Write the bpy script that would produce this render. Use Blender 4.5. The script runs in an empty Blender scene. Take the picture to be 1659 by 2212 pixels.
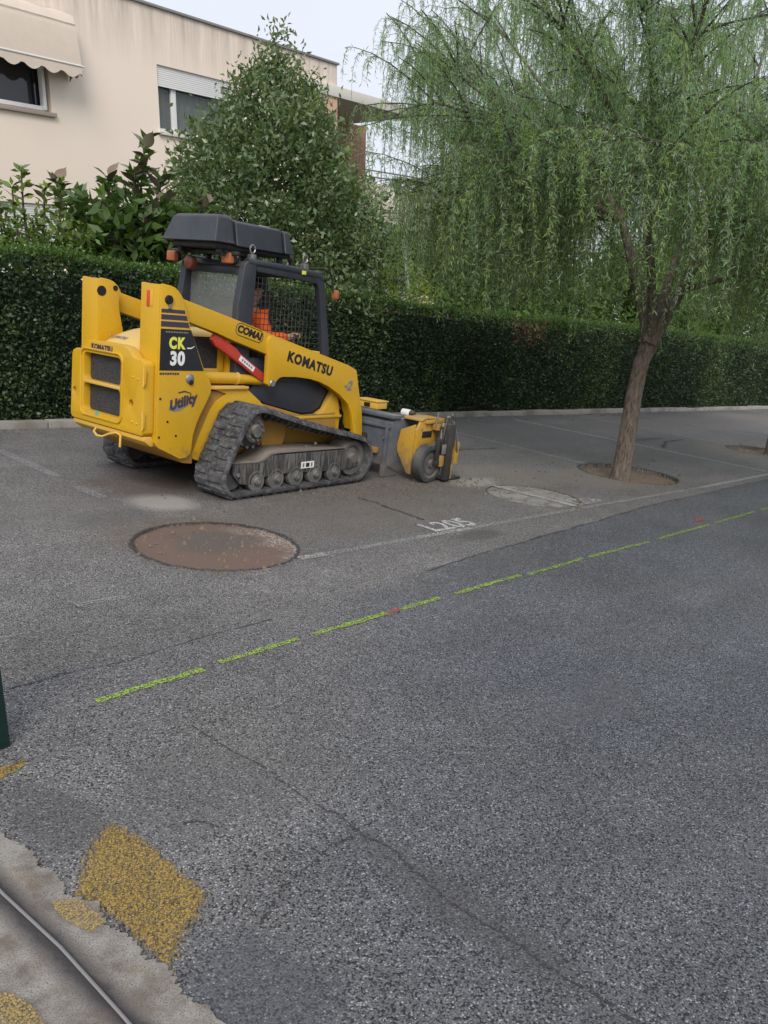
import bpy, bmesh, math, random
import numpy as np
from mathutils import Vector, Matrix
random.seed(7); rng = np.random.default_rng(7)
C = bpy.context.scene.collection
S = bpy.context.scene

# ---------------------------------------------------------------- camera
CAM = bpy.data.objects.new('camera', bpy.data.cameras.new('camera')); C.objects.link(CAM)
rows = [(0.69298673, -0.10177856, 0.71373001), (-0.71383765, -0.23558413, 0.65949672), (0.10102084, -0.96650983, -0.23591004)]
M = Matrix([[rows[i][0], -rows[i][1], -rows[i][2], (0, 0, 1.62)[i]] for i in range(3)] + [[0, 0, 0, 1]])
CAM.matrix_world = M
CAM.data.sensor_fit = 'VERTICAL'; CAM.data.sensor_height = 36; CAM.data.lens = 36 * 1772 / 2212
CAM.data.clip_start = 0.05; CAM.data.clip_end = 2000
S.camera = CAM
GRAV = Vector((0.0985, -0.0199, -0.9949))      # the car park lies on a slope: true vertical leans in its frame

# ---------------------------------------------------------------- sky, sun, exposure
SUN_EL, SUN_AZ = math.radians(38), math.radians(222)   # azimuth of where the light comes from, from +X anticlockwise
W = bpy.data.worlds.new('World'); S.world = W; W.use_nodes = True
nt = W.node_tree; nt.nodes.clear()
o = nt.nodes.new('ShaderNodeOutputWorld'); bg = nt.nodes.new('ShaderNodeBackground'); bg.inputs[1].default_value = 0.1
sky = nt.nodes.new('ShaderNodeTexSky'); sky.sky_type = 'NISHITA'; sky.sun_disc = False
sky.sun_elevation = SUN_EL; sky.sun_rotation = math.pi / 2 - SUN_AZ; sky.air_density = 1.0; sky.dust_density = 3.0
tc = nt.nodes.new('ShaderNodeTexCoord'); nz = nt.nodes.new('ShaderNodeTexNoise'); nz.inputs['Scale'].default_value = 1.6; nz.inputs['Detail'].default_value = 5
cr = nt.nodes.new('ShaderNodeValToRGB')
cr.color_ramp.elements[0].position = .3; cr.color_ramp.elements[0].color = (7.0, 7.45, 8.4, 1)
cr.color_ramp.elements[1].position = .7; cr.color_ramp.elements[1].color = (8.5, 8.8, 9.5, 1)
mx = nt.nodes.new('ShaderNodeMix'); mx.data_type = 'RGBA'; mx.inputs[0].default_value = 0.88
nt.links.new(tc.outputs['Generated'], nz.inputs['Vector']); nt.links.new(nz.outputs['Fac'], cr.inputs[0])
nt.links.new(sky.outputs[0], mx.inputs[6]); nt.links.new(cr.outputs[0], mx.inputs[7])
nt.links.new(mx.outputs[2], bg.inputs[0]); nt.links.new(bg.outputs[0], o.inputs[0])
sun = bpy.data.objects.new('sun', bpy.data.lights.new('sun', 'SUN')); C.objects.link(sun)
sun.data.energy = 2.2; sun.data.angle = math.radians(30); sun.data.color = (1, .95, .88)
sd = Vector((math.cos(SUN_EL) * math.cos(SUN_AZ), math.cos(SUN_EL) * math.sin(SUN_AZ), math.sin(SUN_EL)))
sun.rotation_euler = sd.to_track_quat('Z', 'Y').to_euler(); sun.location = sd * 30
S.view_settings.view_transform = 'Standard'; S.view_settings.look = 'None'
S.view_settings.exposure = 0.22; S.view_settings.gamma = 1
S.render.engine = 'CYCLES'; S.cycles.use_denoising = True
S.cycles.max_bounces = 9; S.cycles.diffuse_bounces = 6; S.cycles.transmission_bounces = 6; S.cycles.transparent_max_bounces = 12

# ---------------------------------------------------------------- materials
MATS = {}
class NT:
    def __init__(s, name):
        s.m = bpy.data.materials.new(name); s.m.use_nodes = True; s.t = s.m.node_tree; s.t.nodes.clear()
        s.out = s.n('ShaderNodeOutputMaterial'); s.b = s.n('ShaderNodeBsdfPrincipled'); s.l(s.b.outputs[0], s.out.inputs[0])
        MATS[name] = s.m
    def n(s, t, **k):
        x = s.t.nodes.new(t)
        for a, v in k.items(): setattr(x, a, v)
        return x
    def l(s, a, b): s.t.links.new(a, b)
    def pos(s, sc=(1, 1, 1), obj=False, gen=None):
        if obj: src = s.n('ShaderNodeTexCoord').outputs['Object']
        else: src = s.n('ShaderNodeNewGeometry').outputs['Position']
        mp = s.n('ShaderNodeMapping'); mp.inputs['Scale'].default_value = sc; s.l(src, mp.inputs[0]); return mp.outputs[0]
    def noise(s, scale, vec=None, detail=4, rough=.55, dist=0):
        x = s.n('ShaderNodeTexNoise'); x.inputs['Scale'].default_value = scale; x.inputs['Detail'].default_value = detail
        x.inputs['Roughness'].default_value = rough; x.inputs['Distortion'].default_value = dist
        if vec is not None: s.l(vec, x.inputs['Vector'])
        return x.outputs['Fac']
    def ramp(s, fac, stops):
        x = s.n('ShaderNodeValToRGB'); e = x.color_ramp.elements
        while len(e) < len(stops): e.new(.5)
        for i, (p, c) in enumerate(stops):
            e[i].position = p; e[i].color = (c, c, c, 1) if isinstance(c, (int, float)) else tuple(c) + (1,)
        s.l(fac, x.inputs[0]); return x.outputs[0]
    def mix(s, f, a, b, mode='MIX'):
        x = s.n('ShaderNodeMix', data_type='RGBA', blend_type=mode)
        for i, v in ((0, f), (6, a), (7, b)):
            if isinstance(v, (int, float)): x.inputs[i].default_value = v if i == 0 else (v, v, v, 1)
            elif isinstance(v, tuple): x.inputs[i].default_value = v + (1,)
            else: s.l(v, x.inputs[i])
        return x.outputs[2]
    def math(s, op, a, b=0.0, c=0.0, clamp=False):
        x = s.n('ShaderNodeMath', operation=op, use_clamp=clamp)
        for i, v in enumerate((a, b, c)):
            if isinstance(v, (int, float)): x.inputs[i].default_value = v
            else: s.l(v, x.inputs[i])
        return x.outputs[0]
    def col(s, c):
        if isinstance(c, tuple): s.b.inputs['Base Color'].default_value = c + (1,)
        else: s.l(c, s.b.inputs['Base Color'])
        return s
    def rough(s, r):
        if isinstance(r, (int, float)): s.b.inputs['Roughness'].default_value = r
        else: s.l(r, s.b.inputs['Roughness'])
        return s
    def bump(s, h, strength=.3, dist=.01):
        x = s.n('ShaderNodeBump'); x.inputs['Strength'].default_value = strength; x.inputs['Distance'].default_value = dist
        s.l(h, x.inputs['Height']); s.l(x.outputs[0], s.b.inputs['Normal']); return s
    def alpha(s, a): s.l(a, s.b.inputs['Alpha']); return s

def painted(name, c, rough=.4, dust=(.34, .30, .24), amt=.35, grime=.5, spec=.5, metallic=0, mud=0):
    n = NT(name); p = n.pos()
    f1 = n.noise(3.5, p, 6, .65); f2 = n.noise(45, p, 3)
    geo = n.n('ShaderNodeNewGeometry'); sx = n.n('ShaderNodeSeparateXYZ'); n.l(geo.outputs['Normal'], sx.inputs[0])
    up = n.math('MULTIPLY_ADD', sx.outputs[2], .55, .25, True)      # dust settles on what faces up
    d = n.math('MULTIPLY', n.ramp(f1, [(.35, 0.0), (.7, 1.0)]), up)
    d = n.math('MULTIPLY', d, amt * 1.6, 0, True)
    base = n.mix(n.ramp(f2, [(.4, 0.0), (.75, grime * .5)]), tuple(c), tuple(x * .72 for x in c))
    if mud:
        sz = n.n('ShaderNodeSeparateXYZ'); n.l(p, sz.inputs[0]); spl = n.noise(14, p, 6, .75)
        mm = n.math('ADD', n.math('MULTIPLY_ADD', sz.outputs[2], -1.5, .62), n.math('MULTIPLY_ADD', spl, 2.4, -1.2), 0, False)
        base = n.mix(n.math('MULTIPLY', n.ramp(mm, [(.15, 0.0), (.75, 1.0)]), mud), base, (.17, .135, .10))
        scr = n.noise(60, n.pos((1, 1, .12)), 4, .8); base = n.mix(n.ramp(scr, [(.64, 0.0), (.74, .45)]), base, tuple(min(1, x * 1.15 + .05) for x in c))
        chips = n.noise(38, p, 5, .8); base = n.mix(n.ramp(chips, [(.70, 0.0), (.74, .8)]), base, (.10, .075, .05))
    n.col(n.mix(d, base, tuple(dust)))
    n.rough(n.math('MULTIPLY_ADD', d, .5, rough, True)); n.b.inputs['Metallic'].default_value = metallic
    n.bump(n.noise(160, p, 2), .04, .002); n.b.inputs['Specular IOR Level'].default_value = .32
    return n
YEL = painted('yellow_paint', (.62, .352, .010), .40, amt=.26, mud=.9)
PLY = painted('worn_planer_yellow', (.52, .285, .015), .5, dust=(.30, .25, .18), amt=.7, grime=1, mud=1.0)
YELD = painted('dusty_yellow_paint', (.70, .40, .045), .5, dust=(.52, .42, .22), amt=.9)
YELM = painted('dirty_yellow_paint', (.42, .22, .03), .6, dust=(.16, .12, .08), amt=1.0, grime=1)
CABM = painted('dark_grey_cab_paint', (.030, .036, .048), .40, amt=.14)
BLUG = painted('dusty_grey_steel', (.070, .085, .110), .5, dust=(.24, .235, .225), amt=.9, grime=1, mud=.9)
BLK = painted('black_paint', (.016, .017, .019), .45, amt=.3)
DARK = painted('dark_interior', (.010, .010, .011), .8, amt=.1)
FRM = painted('dusty_black_frame', (.045, .044, .043), .7, dust=(.36, .32, .28), amt=1.4)
RUB = painted('wheel_rubber', (.035, .037, .038), .8, dust=(.16, .155, .15), amt=1.2, grime=1)
def rubber():
    n = NT('track_rubber'); p = n.pos(); f = n.noise(28, p, 6, .7); g = n.noise(7, p, 5, .6); k = n.noise(120, p, 3, .6)
    c = n.mix(n.ramp(g, [(.38, 0.0), (.62, 1.0)]), (.030, .030, .033), (.085, .085, .090))
    c = n.mix(n.ramp(f, [(.50, 0.0), (.68, .85)]), c, (.165, .160, .158)); c = n.mix(n.ramp(k, [(.62, 0.0), (.72, .6)]), c, (.26, .25, .24))
    n.col(c).rough(.85).bump(n.math('ADD', f, k), .5, .006); return n
RUB = rubber()
def mudside():
    n = NT('mud_streaked_frame'); p = n.pos((1, 1, .10)); f = n.noise(34, p, 5, .75); g = n.noise(5, n.pos(), 4)
    c = n.mix(n.ramp(f, [(.46, 0.0), (.62, .85)]), (.030, .030, .031), (.20, .185, .165)); c = n.mix(n.ramp(g, [(.4, 0.0), (.7, .5)]), c, (.045, .043, .042))
    n.col(c).rough(.85); return n
MUDS = mudside()
DUSTT = painted('caked_dust', (.17, .145, .125), .9, dust=(.25, .22, .19), amt=1.0)

RED = painted('red_paint', (.46, .035, .022), .4, amt=.35)
STEEL = painted('worn_steel', (.34, .34, .34), .42, amt=.5, metallic=.8)
ROLL = painted('dusty_roller_steel', (.10, .095, .09), .6, dust=(.30, .275, .25), amt=.9)
ORG = painted('hi_vis_orange_cloth', (.95, .16, .03), .9, amt=.0)
TRS = painted('navy_work_trousers', (.03, .035, .06), .9, amt=.1)
SKIN = painted('skin', (.50, .30, .21), .55, amt=.0)
HAIR = painted('dark_hair', (.03, .022, .016), .7, amt=0)
LAMPO = painted('orange_lamp_plastic', (.40, .105, .03), .3, amt=.5)
LAMPR = painted('red_lamp_plastic', (.17, .04, .025), .35, amt=.4)
WHT = painted('white_plastic', (.72, .72, .70), .5, amt=.2)
DEC_K = painted('black_decal', (.018, .019, .024), .35, amt=.06)
DEC_W = painted('white_decal', (.78, .78, .76), .45, amt=.1)
DEC_Y = painted('lime_decal', (.72, .72, .10), .45, amt=.1)
DEC_P = painted('purple_black_decal', (.05, .04, .075), .4, amt=.06)
DEC_R = painted('red_sticker', (.62, .07, .02), .45, amt=.1)
DEC_G = painted('grey_decal', (.20, .19, .20), .5, amt=.1)
TEAL = painted('teal_tape', (.08, .42, .30), .5, amt=.2)
GRN = painted('dark_green_gate_paint', (.006, .026, .021), .35, amt=.05)

def metal_mesh():
    n = NT('radiator_mesh'); p = n.pos((1, 1, 1), obj=True)
    w = n.n('ShaderNodeTexVoronoi'); w.inputs['Scale'].default_value = 90; n.l(p, w.inputs['Vector'])
    n.col(n.ramp(w.outputs['Distance'], [(.25, (.010, .011, .012)), (.6, (.050, .050, .052))])).rough(.6)
    n.bump(w.outputs['Distance'], .5, .004)
metal_mesh()

def glass(name, col, alpha):
    n = NT(name); n.col(col).rough(.06); n.b.inputs['Alpha'].default_value = alpha; n.b.inputs['Specular IOR Level'].default_value = .6
glass('cab_glass', (.30, .33, .33), .42); glass('dark_window_glass', (.02, .022, .026), 1.0)

def asphalt(name, road):
    n = NT(name); p = n.pos((1, 1, 0))
    def vor(sc, rand=1.0):
        v = n.n('ShaderNodeTexVoronoi', voronoi_dimensions='2D'); v.inputs['Scale'].default_value = sc; v.inputs['Randomness'].default_value = rand
        n.l(p, v.inputs['Vector']); return v
    v1 = vor(178); v2 = vor(360)
    s1 = n.n('ShaderNodeSeparateColor'); n.l(v1.outputs['Color'], s1.inputs[0])
    s2 = n.n('ShaderNodeSeparateColor'); n.l(v2.outputs['Color'], s2.inputs[0])
    big = n.noise(.55, p, 5, .6); mid = n.noise(3.2, p, 5, .6); lng = n.noise(1.0, n.pos((.25, 1.6, 0)), 4)
    LOT = ((.040, .038, .037), (.150, .144, .139), (.225, .217, .210), (.44, .43, .42)); RD = ((.026, .027, .030), (.088, .091, .098), (.148, .153, .164), (.30, .305, .315))
    pal = lambda q: n.ramp(s1.outputs[0], [(.10, q[0]), (.26, q[1]), (.90, q[2]), (.985, q[3])])
    st = pal(LOT)
    if road:
        sx = n.n('ShaderNodeSeparateXYZ'); n.l(p, sx.inputs[0])
        old = n.math('ADD', n.math('MULTIPLY_ADD', sx.outputs[0], .42, -.85), n.math('MULTIPLY_ADD', big, 2.2, -1.1))
        old = n.math('ADD', old, n.math('MULTIPLY_ADD', sx.outputs[1], -.62, 1.65))
        st = n.mix(n.math('ADD', old, 0, 0, True), pal(LOT), pal(RD))
    fi = n.ramp(s2.outputs[1], [(0, .62), (.8, 1.12), (1, 1.4)])
    colr = n.mix(.75, st, fi, 'MULTIPLY')
    gap = n.ramp(v1.outputs['Distance'], [(.35, 1.0), (.72, .35)])
    colr = n.mix(.8, colr, gap, 'MULTIPLY')
    colr = n.mix(1.0, colr, n.ramp(big, [(.3, .86), (.7, 1.22)]), 'MULTIPLY')
    colr = n.mix(.8, colr, n.ramp(mid, [(.3, .84), (.7, 1.14)]), 'MULTIPLY')
    colr = n.mix(.7, colr, n.ramp(lng, [(.3, .84), (.7, 1.14)]), 'MULTIPLY')
    def blob(cx, cy, rx, ry, soft=.6, wob=.5):
        x = n.n('ShaderNodeVectorMath', operation='SUBTRACT'); n.l(p, x.inputs[0]); x.inputs[1].default_value = (cx, cy, 0)
        y = n.n('ShaderNodeVectorMath', operation='DIVIDE'); n.l(x.outputs[0], y.inputs[0]); y.inputs[1].default_value = (rx, ry, 1)
        z = n.n('ShaderNodeVectorMath', operation='LENGTH'); n.l(y.outputs[0], z.inputs[0])
        w = n.math('ADD', z.outputs['Value'], n.math('MULTIPLY_ADD', mid, wob * 2, -wob))
        return n.ramp(w, [(1 - soft * .7, 1.0), (1 + soft * .3, 0.0)])
    if road:
        for (cx, cy, rx, ry, cc, am) in ((1.08, 1.22, .20, .34, (.070, .074, .084), .55), (1.0, 2.2, .17, .30, (.068, .067, .067), .5), (1.70, 1.2, .10, .7, (.07, .066, .064), .40), (2.6, .2, .05, 1.6, (.075, .075, .08), .3), (4.6, 3.15, .6, .2, (.08, .078, .076), .35), (1.5, 2.0, .5, .35, (.10, .095, .092), .3), (3.2, 1.6, .5, .2, (.10, .10, .105), .3)):
            colr = n.mix(n.math('MULTIPLY', blob(cx, cy, rx, ry), am), colr, cc)
        bl = n.ramp(n.noise(.35, p, 2), [(.4, 0.0), (.62, 1.0)]); colr = n.mix(n.math('MULTIPLY', bl, .5), colr, (.88, .93, 1.05), 'MULTIPLY')
    else:
        for (cx, cy, rx, ry, cc, am) in (
            (4.6, 4.75, 1.4, .9, (.150, .128, .112), .42), (5.6, 5.0, 1.6, .8, (.135, .118, .104), .4), (4.4, 6.0, 1.0, .75, (.070, .056, .047), .6), (7.2, 5.2, 1.0, .8, (.21, .185, .16), .5),  # dark brown blob under the loader paints its shade in with the milled dirt
            (3.4, 5.5, .30, .32, (.36, .34, .31), .72), (3.5, 6.1, .5, .5, (.13, .10, .085), .45), (2.9, 5.25, .35, .25, (.09, .088, .088), .5),
            (8.6, 4.6, 1.0, .6, (.21, .18, .15), .4), (14.2, 5.0, 2.0, .8, (.20, .175, .15), .5), (6.5, 6.2, .7, .5, (.10, .09, .085), .45),
            (5.1, 3.68, .35, .12, (.08, .072, .068), .6), (13.0, 6.2, .8, .10, (.06, .055, .05), .6), (8.0, 6.6, 1.0, .14, (.08, .075, .07), .5),
            (6.75, 5.05, .45, .22, (.34, .32, .30), .6), (18, 7.2, 6, 1.2, (.20, .17, .145), .4), (3.12, 4.75, .75, .55, (.135, .108, .092), .45), (3.12, 4.37, .66, .66, (.10, .08, .068), .5), (2.2, 5.6, 1.2, .5, (.13, .125, .12), .3), (11, 7.5, 2.5, .5, (.13, .115, .10), .35)):
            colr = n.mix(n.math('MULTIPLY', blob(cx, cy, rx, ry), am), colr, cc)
        # a thin dark seam of fresh tar
    n.col(colr).rough(n.ramp(mid, [(.3, .72), (.7, .92)]))
    h = n.math('ADD', n.math('MULTIPLY', v1.outputs['Distance'], -.6), n.math('MULTIPLY', s1.outputs[0], .35))
    n.bump(h, .55, .006); n.b.inputs['Specular IOR Level'].default_value = .35
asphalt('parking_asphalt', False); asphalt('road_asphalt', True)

def worn_paint(name, c, cover, sc=60, soft=0.0):
    n = NT(name); p = n.pos((1, 1, 0))
    v = n.n('ShaderNodeTexVoronoi', voronoi_dimensions='2D'); v.inputs['Scale'].default_value = 175; n.l(p, v.inputs['Vector'])
    s = n.n('ShaderNodeSeparateColor'); n.l(v.outputs['Color'], s.inputs[0])
    big = n.noise(4.5, p, 6, .7)
    t = n.math('ADD', n.math('MULTIPLY', s.outputs[0], .80), n.math('MULTIPLY', big, .40))
    t = n.math('SUBTRACT', t, n.math('MULTIPLY', v.outputs['Distance'], .22))
    n.alpha(n.ramp(t, [(1 - cover - .06 - soft * .5, soft * .9), (1 - cover + .10 + soft * .3, .95)]))
    n.col(n.mix(n.math('MULTIPLY_ADD', s.outputs[1], .7, n.math('MULTIPLY', n.noise(sc, p, 3), .3)), tuple(x * .45 for x in c), tuple(min(1, x * 1.35) for x in c))).rough(.8)
    n.bump(v.outputs['Distance'], .4, .004)
worn_paint('worn_white_paint', (.46, .46, .45), .52); worn_paint('faint_white_paint', (.38, .38, .375), .42)
worn_paint('bright_white_paint', (.60, .60, .59), .66)

def soaked(name, lo, hi, gaps=True):
    n = NT(name); p = n.pos((1, 1, 0)); v = n.n('ShaderNodeTexVoronoi', voronoi_dimensions='2D'); v.inputs['Scale'].default_value = 178; n.l(p, v.inputs['Vector'])
    q = n.n('ShaderNodeSeparateColor'); n.l(v.outputs['Color'], q.inputs[0]); big = n.noise(7, p, 6, .75); e = n.n('ShaderNodeAttribute', attribute_name='edge')
    t = n.math('ADD', n.math('MULTIPLY_ADD', e.outputs['Fac'], 1.5, -.42), n.math('ADD', n.math('MULTIPLY_ADD', big, 1.5, -.75), n.math('MULTIPLY_ADD', q.outputs[0], .9, -.45)))
    a = n.ramp(t, [(.12, 0.0), (.62, .93)])
    if gaps: a = n.math('MULTIPLY', a, n.ramp(v.outputs['Distance'], [(.42, 1.0), (.68, .18)])); a = n.math('MULTIPLY', a, n.ramp(q.outputs[0], [(.10, .25), (.28, 1.0)]))
    n.alpha(a); n.col(n.mix(q.outputs[1], tuple(lo), tuple(hi))).rough(.85).bump(v.outputs['Distance'], .5, .004)
soaked('worn_yellow_paint', (.16, .105, .022), (.44, .285, .06)); soaked('kerb_yellow_paint', (.25, .175, .07), (.42, .30, .11), True); worn_paint('green_spray_paint', (.29, .44, .05), .58); worn_paint('red_spray_paint', (.55, .08, .04), .45)
worn_paint('faint_green_spray_paint', (.28, .42, .05), .48)

def ground_mat(name, a, b, sc=30, c=None, bump=.5, rough=.9):
    n = NT(name); p = n.pos()
    f = n.noise(sc, p, 6, .7); g = n.noise(sc * .12, p, 4)
    cc = n.mix(f, tuple(a), tuple(b))
    if c: cc = n.mix(n.ramp(g, [(.45, 0.0), (.62, 1.0)]), cc, tuple(c))
    n.col(cc).rough(rough).bump(f, bump, .012)
ground_mat('earth', (.05, .035, .025), (.16, .11, .08), 25)
ground_mat('lawn', (.03, .06, .015), (.08, .12, .03), 20)
def rusty():
    n = NT('rusty_gravel'); p = n.pos((1, 1, 0)); f = n.noise(70, p, 5, .75); m = n.noise(5, p, 5, .6)
    v = n.n('ShaderNodeTexVoronoi', voronoi_dimensions='2D'); v.inputs['Scale'].default_value = 90; n.l(p, v.inputs['Vector']); q = n.n('ShaderNodeSeparateColor'); n.l(v.outputs['Color'], q.inputs[0])
    def dist(cx, cy, rx, ry):
        x = n.n('ShaderNodeVectorMath', operation='SUBTRACT'); n.l(p, x.inputs[0]); x.inputs[1].default_value = (cx, cy, 0)
        y = n.n('ShaderNodeVectorMath', operation='DIVIDE'); n.l(x.outputs[0], y.inputs[0]); y.inputs[1].default_value = (rx, ry, 1)
        z = n.n('ShaderNodeVectorMath', operation='LENGTH'); n.l(y.outputs[0], z.inputs[0]); return n.math('ADD', z.outputs['Value'], n.math('MULTIPLY_ADD', m, .9, -.45))
    c = n.mix(f, (.095, .060, .046), (.20, .140, .112))
    c = n.mix(n.ramp(dist(3.17, 4.45, .36, .32), [(.55, .85), (1.1, 0.0)]), c, n.mix(f, (.070, .060, .054), (.135, .118, .105)))
    pale = n.math('MULTIPLY', n.ramp(dist(3.0, 4.25, .58, .55), [(.75, 0.0), (1.0, 1.0)]), n.ramp(q.outputs[0], [(.35, 0.0), (.7, 1.0)]))
    sx = n.n('ShaderNodeSeparateXYZ'); n.l(p, sx.inputs[0]); fr = n.ramp(n.math('MULTIPLY_ADD', n.math('SUBTRACT', sx.outputs[0], n.math('MULTIPLY', sx.outputs[1], 1.6)), .6, 2.75, True), [(.2, 0.0), (.7, 1.0)])
    c = n.mix(n.math('MULTIPLY', pale, fr), c, (.36, .33, .30))
    n.col(c).rough(.92).bump(n.math('ADD', f, q.outputs[0]), .6, .008)
rusty()
ground_mat('pit_soil', (.10, .075, .05), (.24, .185, .125), 45, (.16, .11, .08))
ground_mat('pit_concrete', (.20, .192, .18), (.29, .28, .265), 50, (.155, .145, .132))
def apron_mat():
    n = NT('concrete_apron'); p = n.pos((1, 1, 0)); f = n.noise(90, p, 6, .7); g = n.noise(9, p, 6, .65); k = n.noise(260, p, 2)
    c = n.mix(f, (.185, .170, .152), (.40, .375, .345)); c = n.mix(n.ramp(g, [(.40, 0.0), (.62, .85)]), c, (.13, .105, .085)); c = n.mix(n.ramp(n.noise(3.2, p, 5, .7), [(.56, 0.0), (.76, .35)]), c, (.33, .26, .12))
    c = n.mix(n.ramp(k, [(.36, .8), (.46, 0.0)]), c, (.07, .062, .055))
    sx = n.n('ShaderNodeSeparateXYZ'); n.l(p, sx.inputs[0])
    d = n.math('ABSOLUTE', n.math('SUBTRACT', n.math('ADD', sx.outputs[0], n.math('MULTIPLY', sx.outputs[1], .085)), .917))
    d = n.math('ADD', d, n.math('MULTIPLY_ADD', g, .09, -.045))
    c = n.mix(n.ramp(d, [(.012, .92), (.055, 0.0)]), c, (.035, .031, .034))
    n.col(c).rough(.9).bump(n.math('ADD', f, n.math('MULTIPLY', g, 1.5)), .5, .008)
apron_mat()
ground_mat('kerb_concrete', (.24, .225, .20), (.36, .345, .32), 18, (.20, .175, .15), .25)
ground_mat('gate_dirt', (.035, .030, .032), (.10, .088, .088), 40)
ground_mat('stone_pile', (.30, .26, .22), (.55, .50, .45), 8, bump=.8)
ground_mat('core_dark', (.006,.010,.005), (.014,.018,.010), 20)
ground_mat('milled_debris', (.05, .042, .036), (.19, .16, .135), 70)

def wall_mat(name, a, b, streak=True, top=0.0):
    n = NT(name); p = n.pos(obj=True)
    f = n.noise(1.2, p, 6, .65); g = n.noise(40, p, 3)
    c = n.mix(f, tuple(a), tuple(b))
    if streak:
        st = n.noise(1.0, n.pos((3.4, 3.4, .25), obj=True), 6, .75)
        sx = n.n('ShaderNodeSeparateXYZ'); n.l(n.n('ShaderNodeTexCoord').outputs['Object'], sx.inputs[0])
        fade = n.ramp(n.math('MULTIPLY_ADD', sx.outputs[2], .75, 1.0, True), [(.10, 0.0), (1.0, 1.0)])
        m = n.math('MULTIPLY', n.ramp(st, [(.38, 0.0), (.70, 1.0)]), fade)
        c = n.mix(n.math('MULTIPLY', m, .80, 0, True), c, (.27, .215, .18))
    n.col(c).rough(.9).bump(g, .12, .01)
wall_mat('pink_render', (.80, .68, .57), (.86, .75, .645))
wall_mat('orange_render', (.56, .34, .24), (.66, .43, .31), False)
wall_mat('pale_render', (.62, .56, .46), (.74, .68, .58), False)
wall_mat('brick_red_render', (.30, .15, .11), (.42, .23, .17), False)
wall_mat('canopy_concrete', (.56, .54, .48), (.66, .64, .58), False)
ground_mat('roof_coping', (.20, .19, .18), (.30, .29, .28), 8)
ground_mat('white_window_paint', (.66, .66, .65), (.76, .76, .75), 8, bump=.05, rough=.5)
ground_mat('brown_window_paint', (.30, .24, .20), (.40, .33, .28), 8, bump=.05, rough=.5)
ground_mat('awning_cloth', (.56, .47, .385), (.68, .585, .49), 6, bump=.1)
ground_mat('awning_underside', (.26, .19, .15), (.34, .26, .21), 6, bump=.1)
ground_mat('net_curtain', (.20, .23, .21), (.34, .37, .35), 14, bump=.1)
ground_mat('galvanised_pole', (.36, .44, .40), (.44, .52, .48), 8, bump=.05, rough=.5)

def bark(name, a, b, sc=30):
    n = NT(name); p = n.pos((1, 1, .28), obj=True)
    f = n.noise(sc, p, 6, .7, .4)
    n.col(n.mix(n.ramp(f, [(.36, 0.0), (.62, 1.0)]), tuple(a), tuple(b))).rough(.95).bump(f, 1.0, .04)
bark('pepper_bark', (.075, .058, .046), (.25, .195, .155)); bark('twig_bark', (.040, .034, .030), (.085, .072, .062)); bark('shrub_bark', (.06, .045, .035), (.14, .11, .085))

def leafmat(name, cols, rough=.45, trans=.35, spec=.4):
    n = NT(name)
    a = n.n('ShaderNodeAttribute', attribute_name='rnd')
    k = len(cols)
    c = n.ramp(a.outputs['Fac'], [(i / (k - 1), cc) for i, cc in enumerate(cols)])
    n.col(c).rough(rough); n.b.inputs['Specular IOR Level'].default_value = spec
    tr = n.n('ShaderNodeBsdfTranslucent'); n.l(n.mix(1.0, c, (1.3, 1.5, .5), 'MULTIPLY'), tr.inputs[0])
    ms = n.n('ShaderNodeMixShader'); ms.inputs[0].default_value = trans
    n.l(n.b.outputs[0], ms.inputs[1]); n.l(tr.outputs[0], ms.inputs[2]); n.l(ms.outputs[0], n.out.inputs[0])
leafmat('pepper_leaf', [(.265, .360, .310), (.285, .405, .265), (.310, .440, .160), (.44, .53, .13)], .6, .52, .3)
leafmat('hedge_leaf', [(.024, .043, .024), (.045, .076, .040), (.080, .128, .054), (.15, .205, .078)], .42, .25, .45)
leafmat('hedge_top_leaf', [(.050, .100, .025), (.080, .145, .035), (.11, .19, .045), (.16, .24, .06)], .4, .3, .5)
leafmat('dead_leaf', [(.09, .045, .03), (.16, .09, .06), (.22, .13, .085), (.12, .07, .04)], .8, .2)
leafmat('cone_leaf', [(.078, .128, .058), (.115, .172, .078), (.165, .225, .100), (.26, .235, .135)], .32, .28, .6)
leafmat('lime_leaf', [(.14, .22, .025), (.22, .31, .03), (.34, .40, .04), (.45, .40, .05)], .45, .4)
leafmat('garden_leaf', [(.045, .090, .022), (.075, .13, .030), (.11, .18, .04), (.17, .23, .05)], .5, .3)
leafmat('dry_twig', [(.16, .13, .09), (.24, .20, .14), (.30, .26, .19), (.2, .17, .12)], .8, .1)
def bigleaf(name, top, under):
    n = NT(name); g = n.n('ShaderNodeNewGeometry'); oi = n.n('ShaderNodeObjectInfo')
    t = n.mix(oi.outputs['Random'], tuple(x * .7 for x in top), tuple(x * 1.35 for x in top))
    n.col(n.mix(g.outputs['Backfacing'], t, tuple(under))).rough(.28); n.b.inputs['Specular IOR Level'].default_value = .55
bigleaf('rubber_leaf', (.085, .130, .060), (.17, .15, .10)); bigleaf('rubber_leaf_bronze', (.14, .095, .07), (.19, .13, .095)); bigleaf('citrus_leaf', (.090, .135, .030), (.16, .18, .06))

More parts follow.
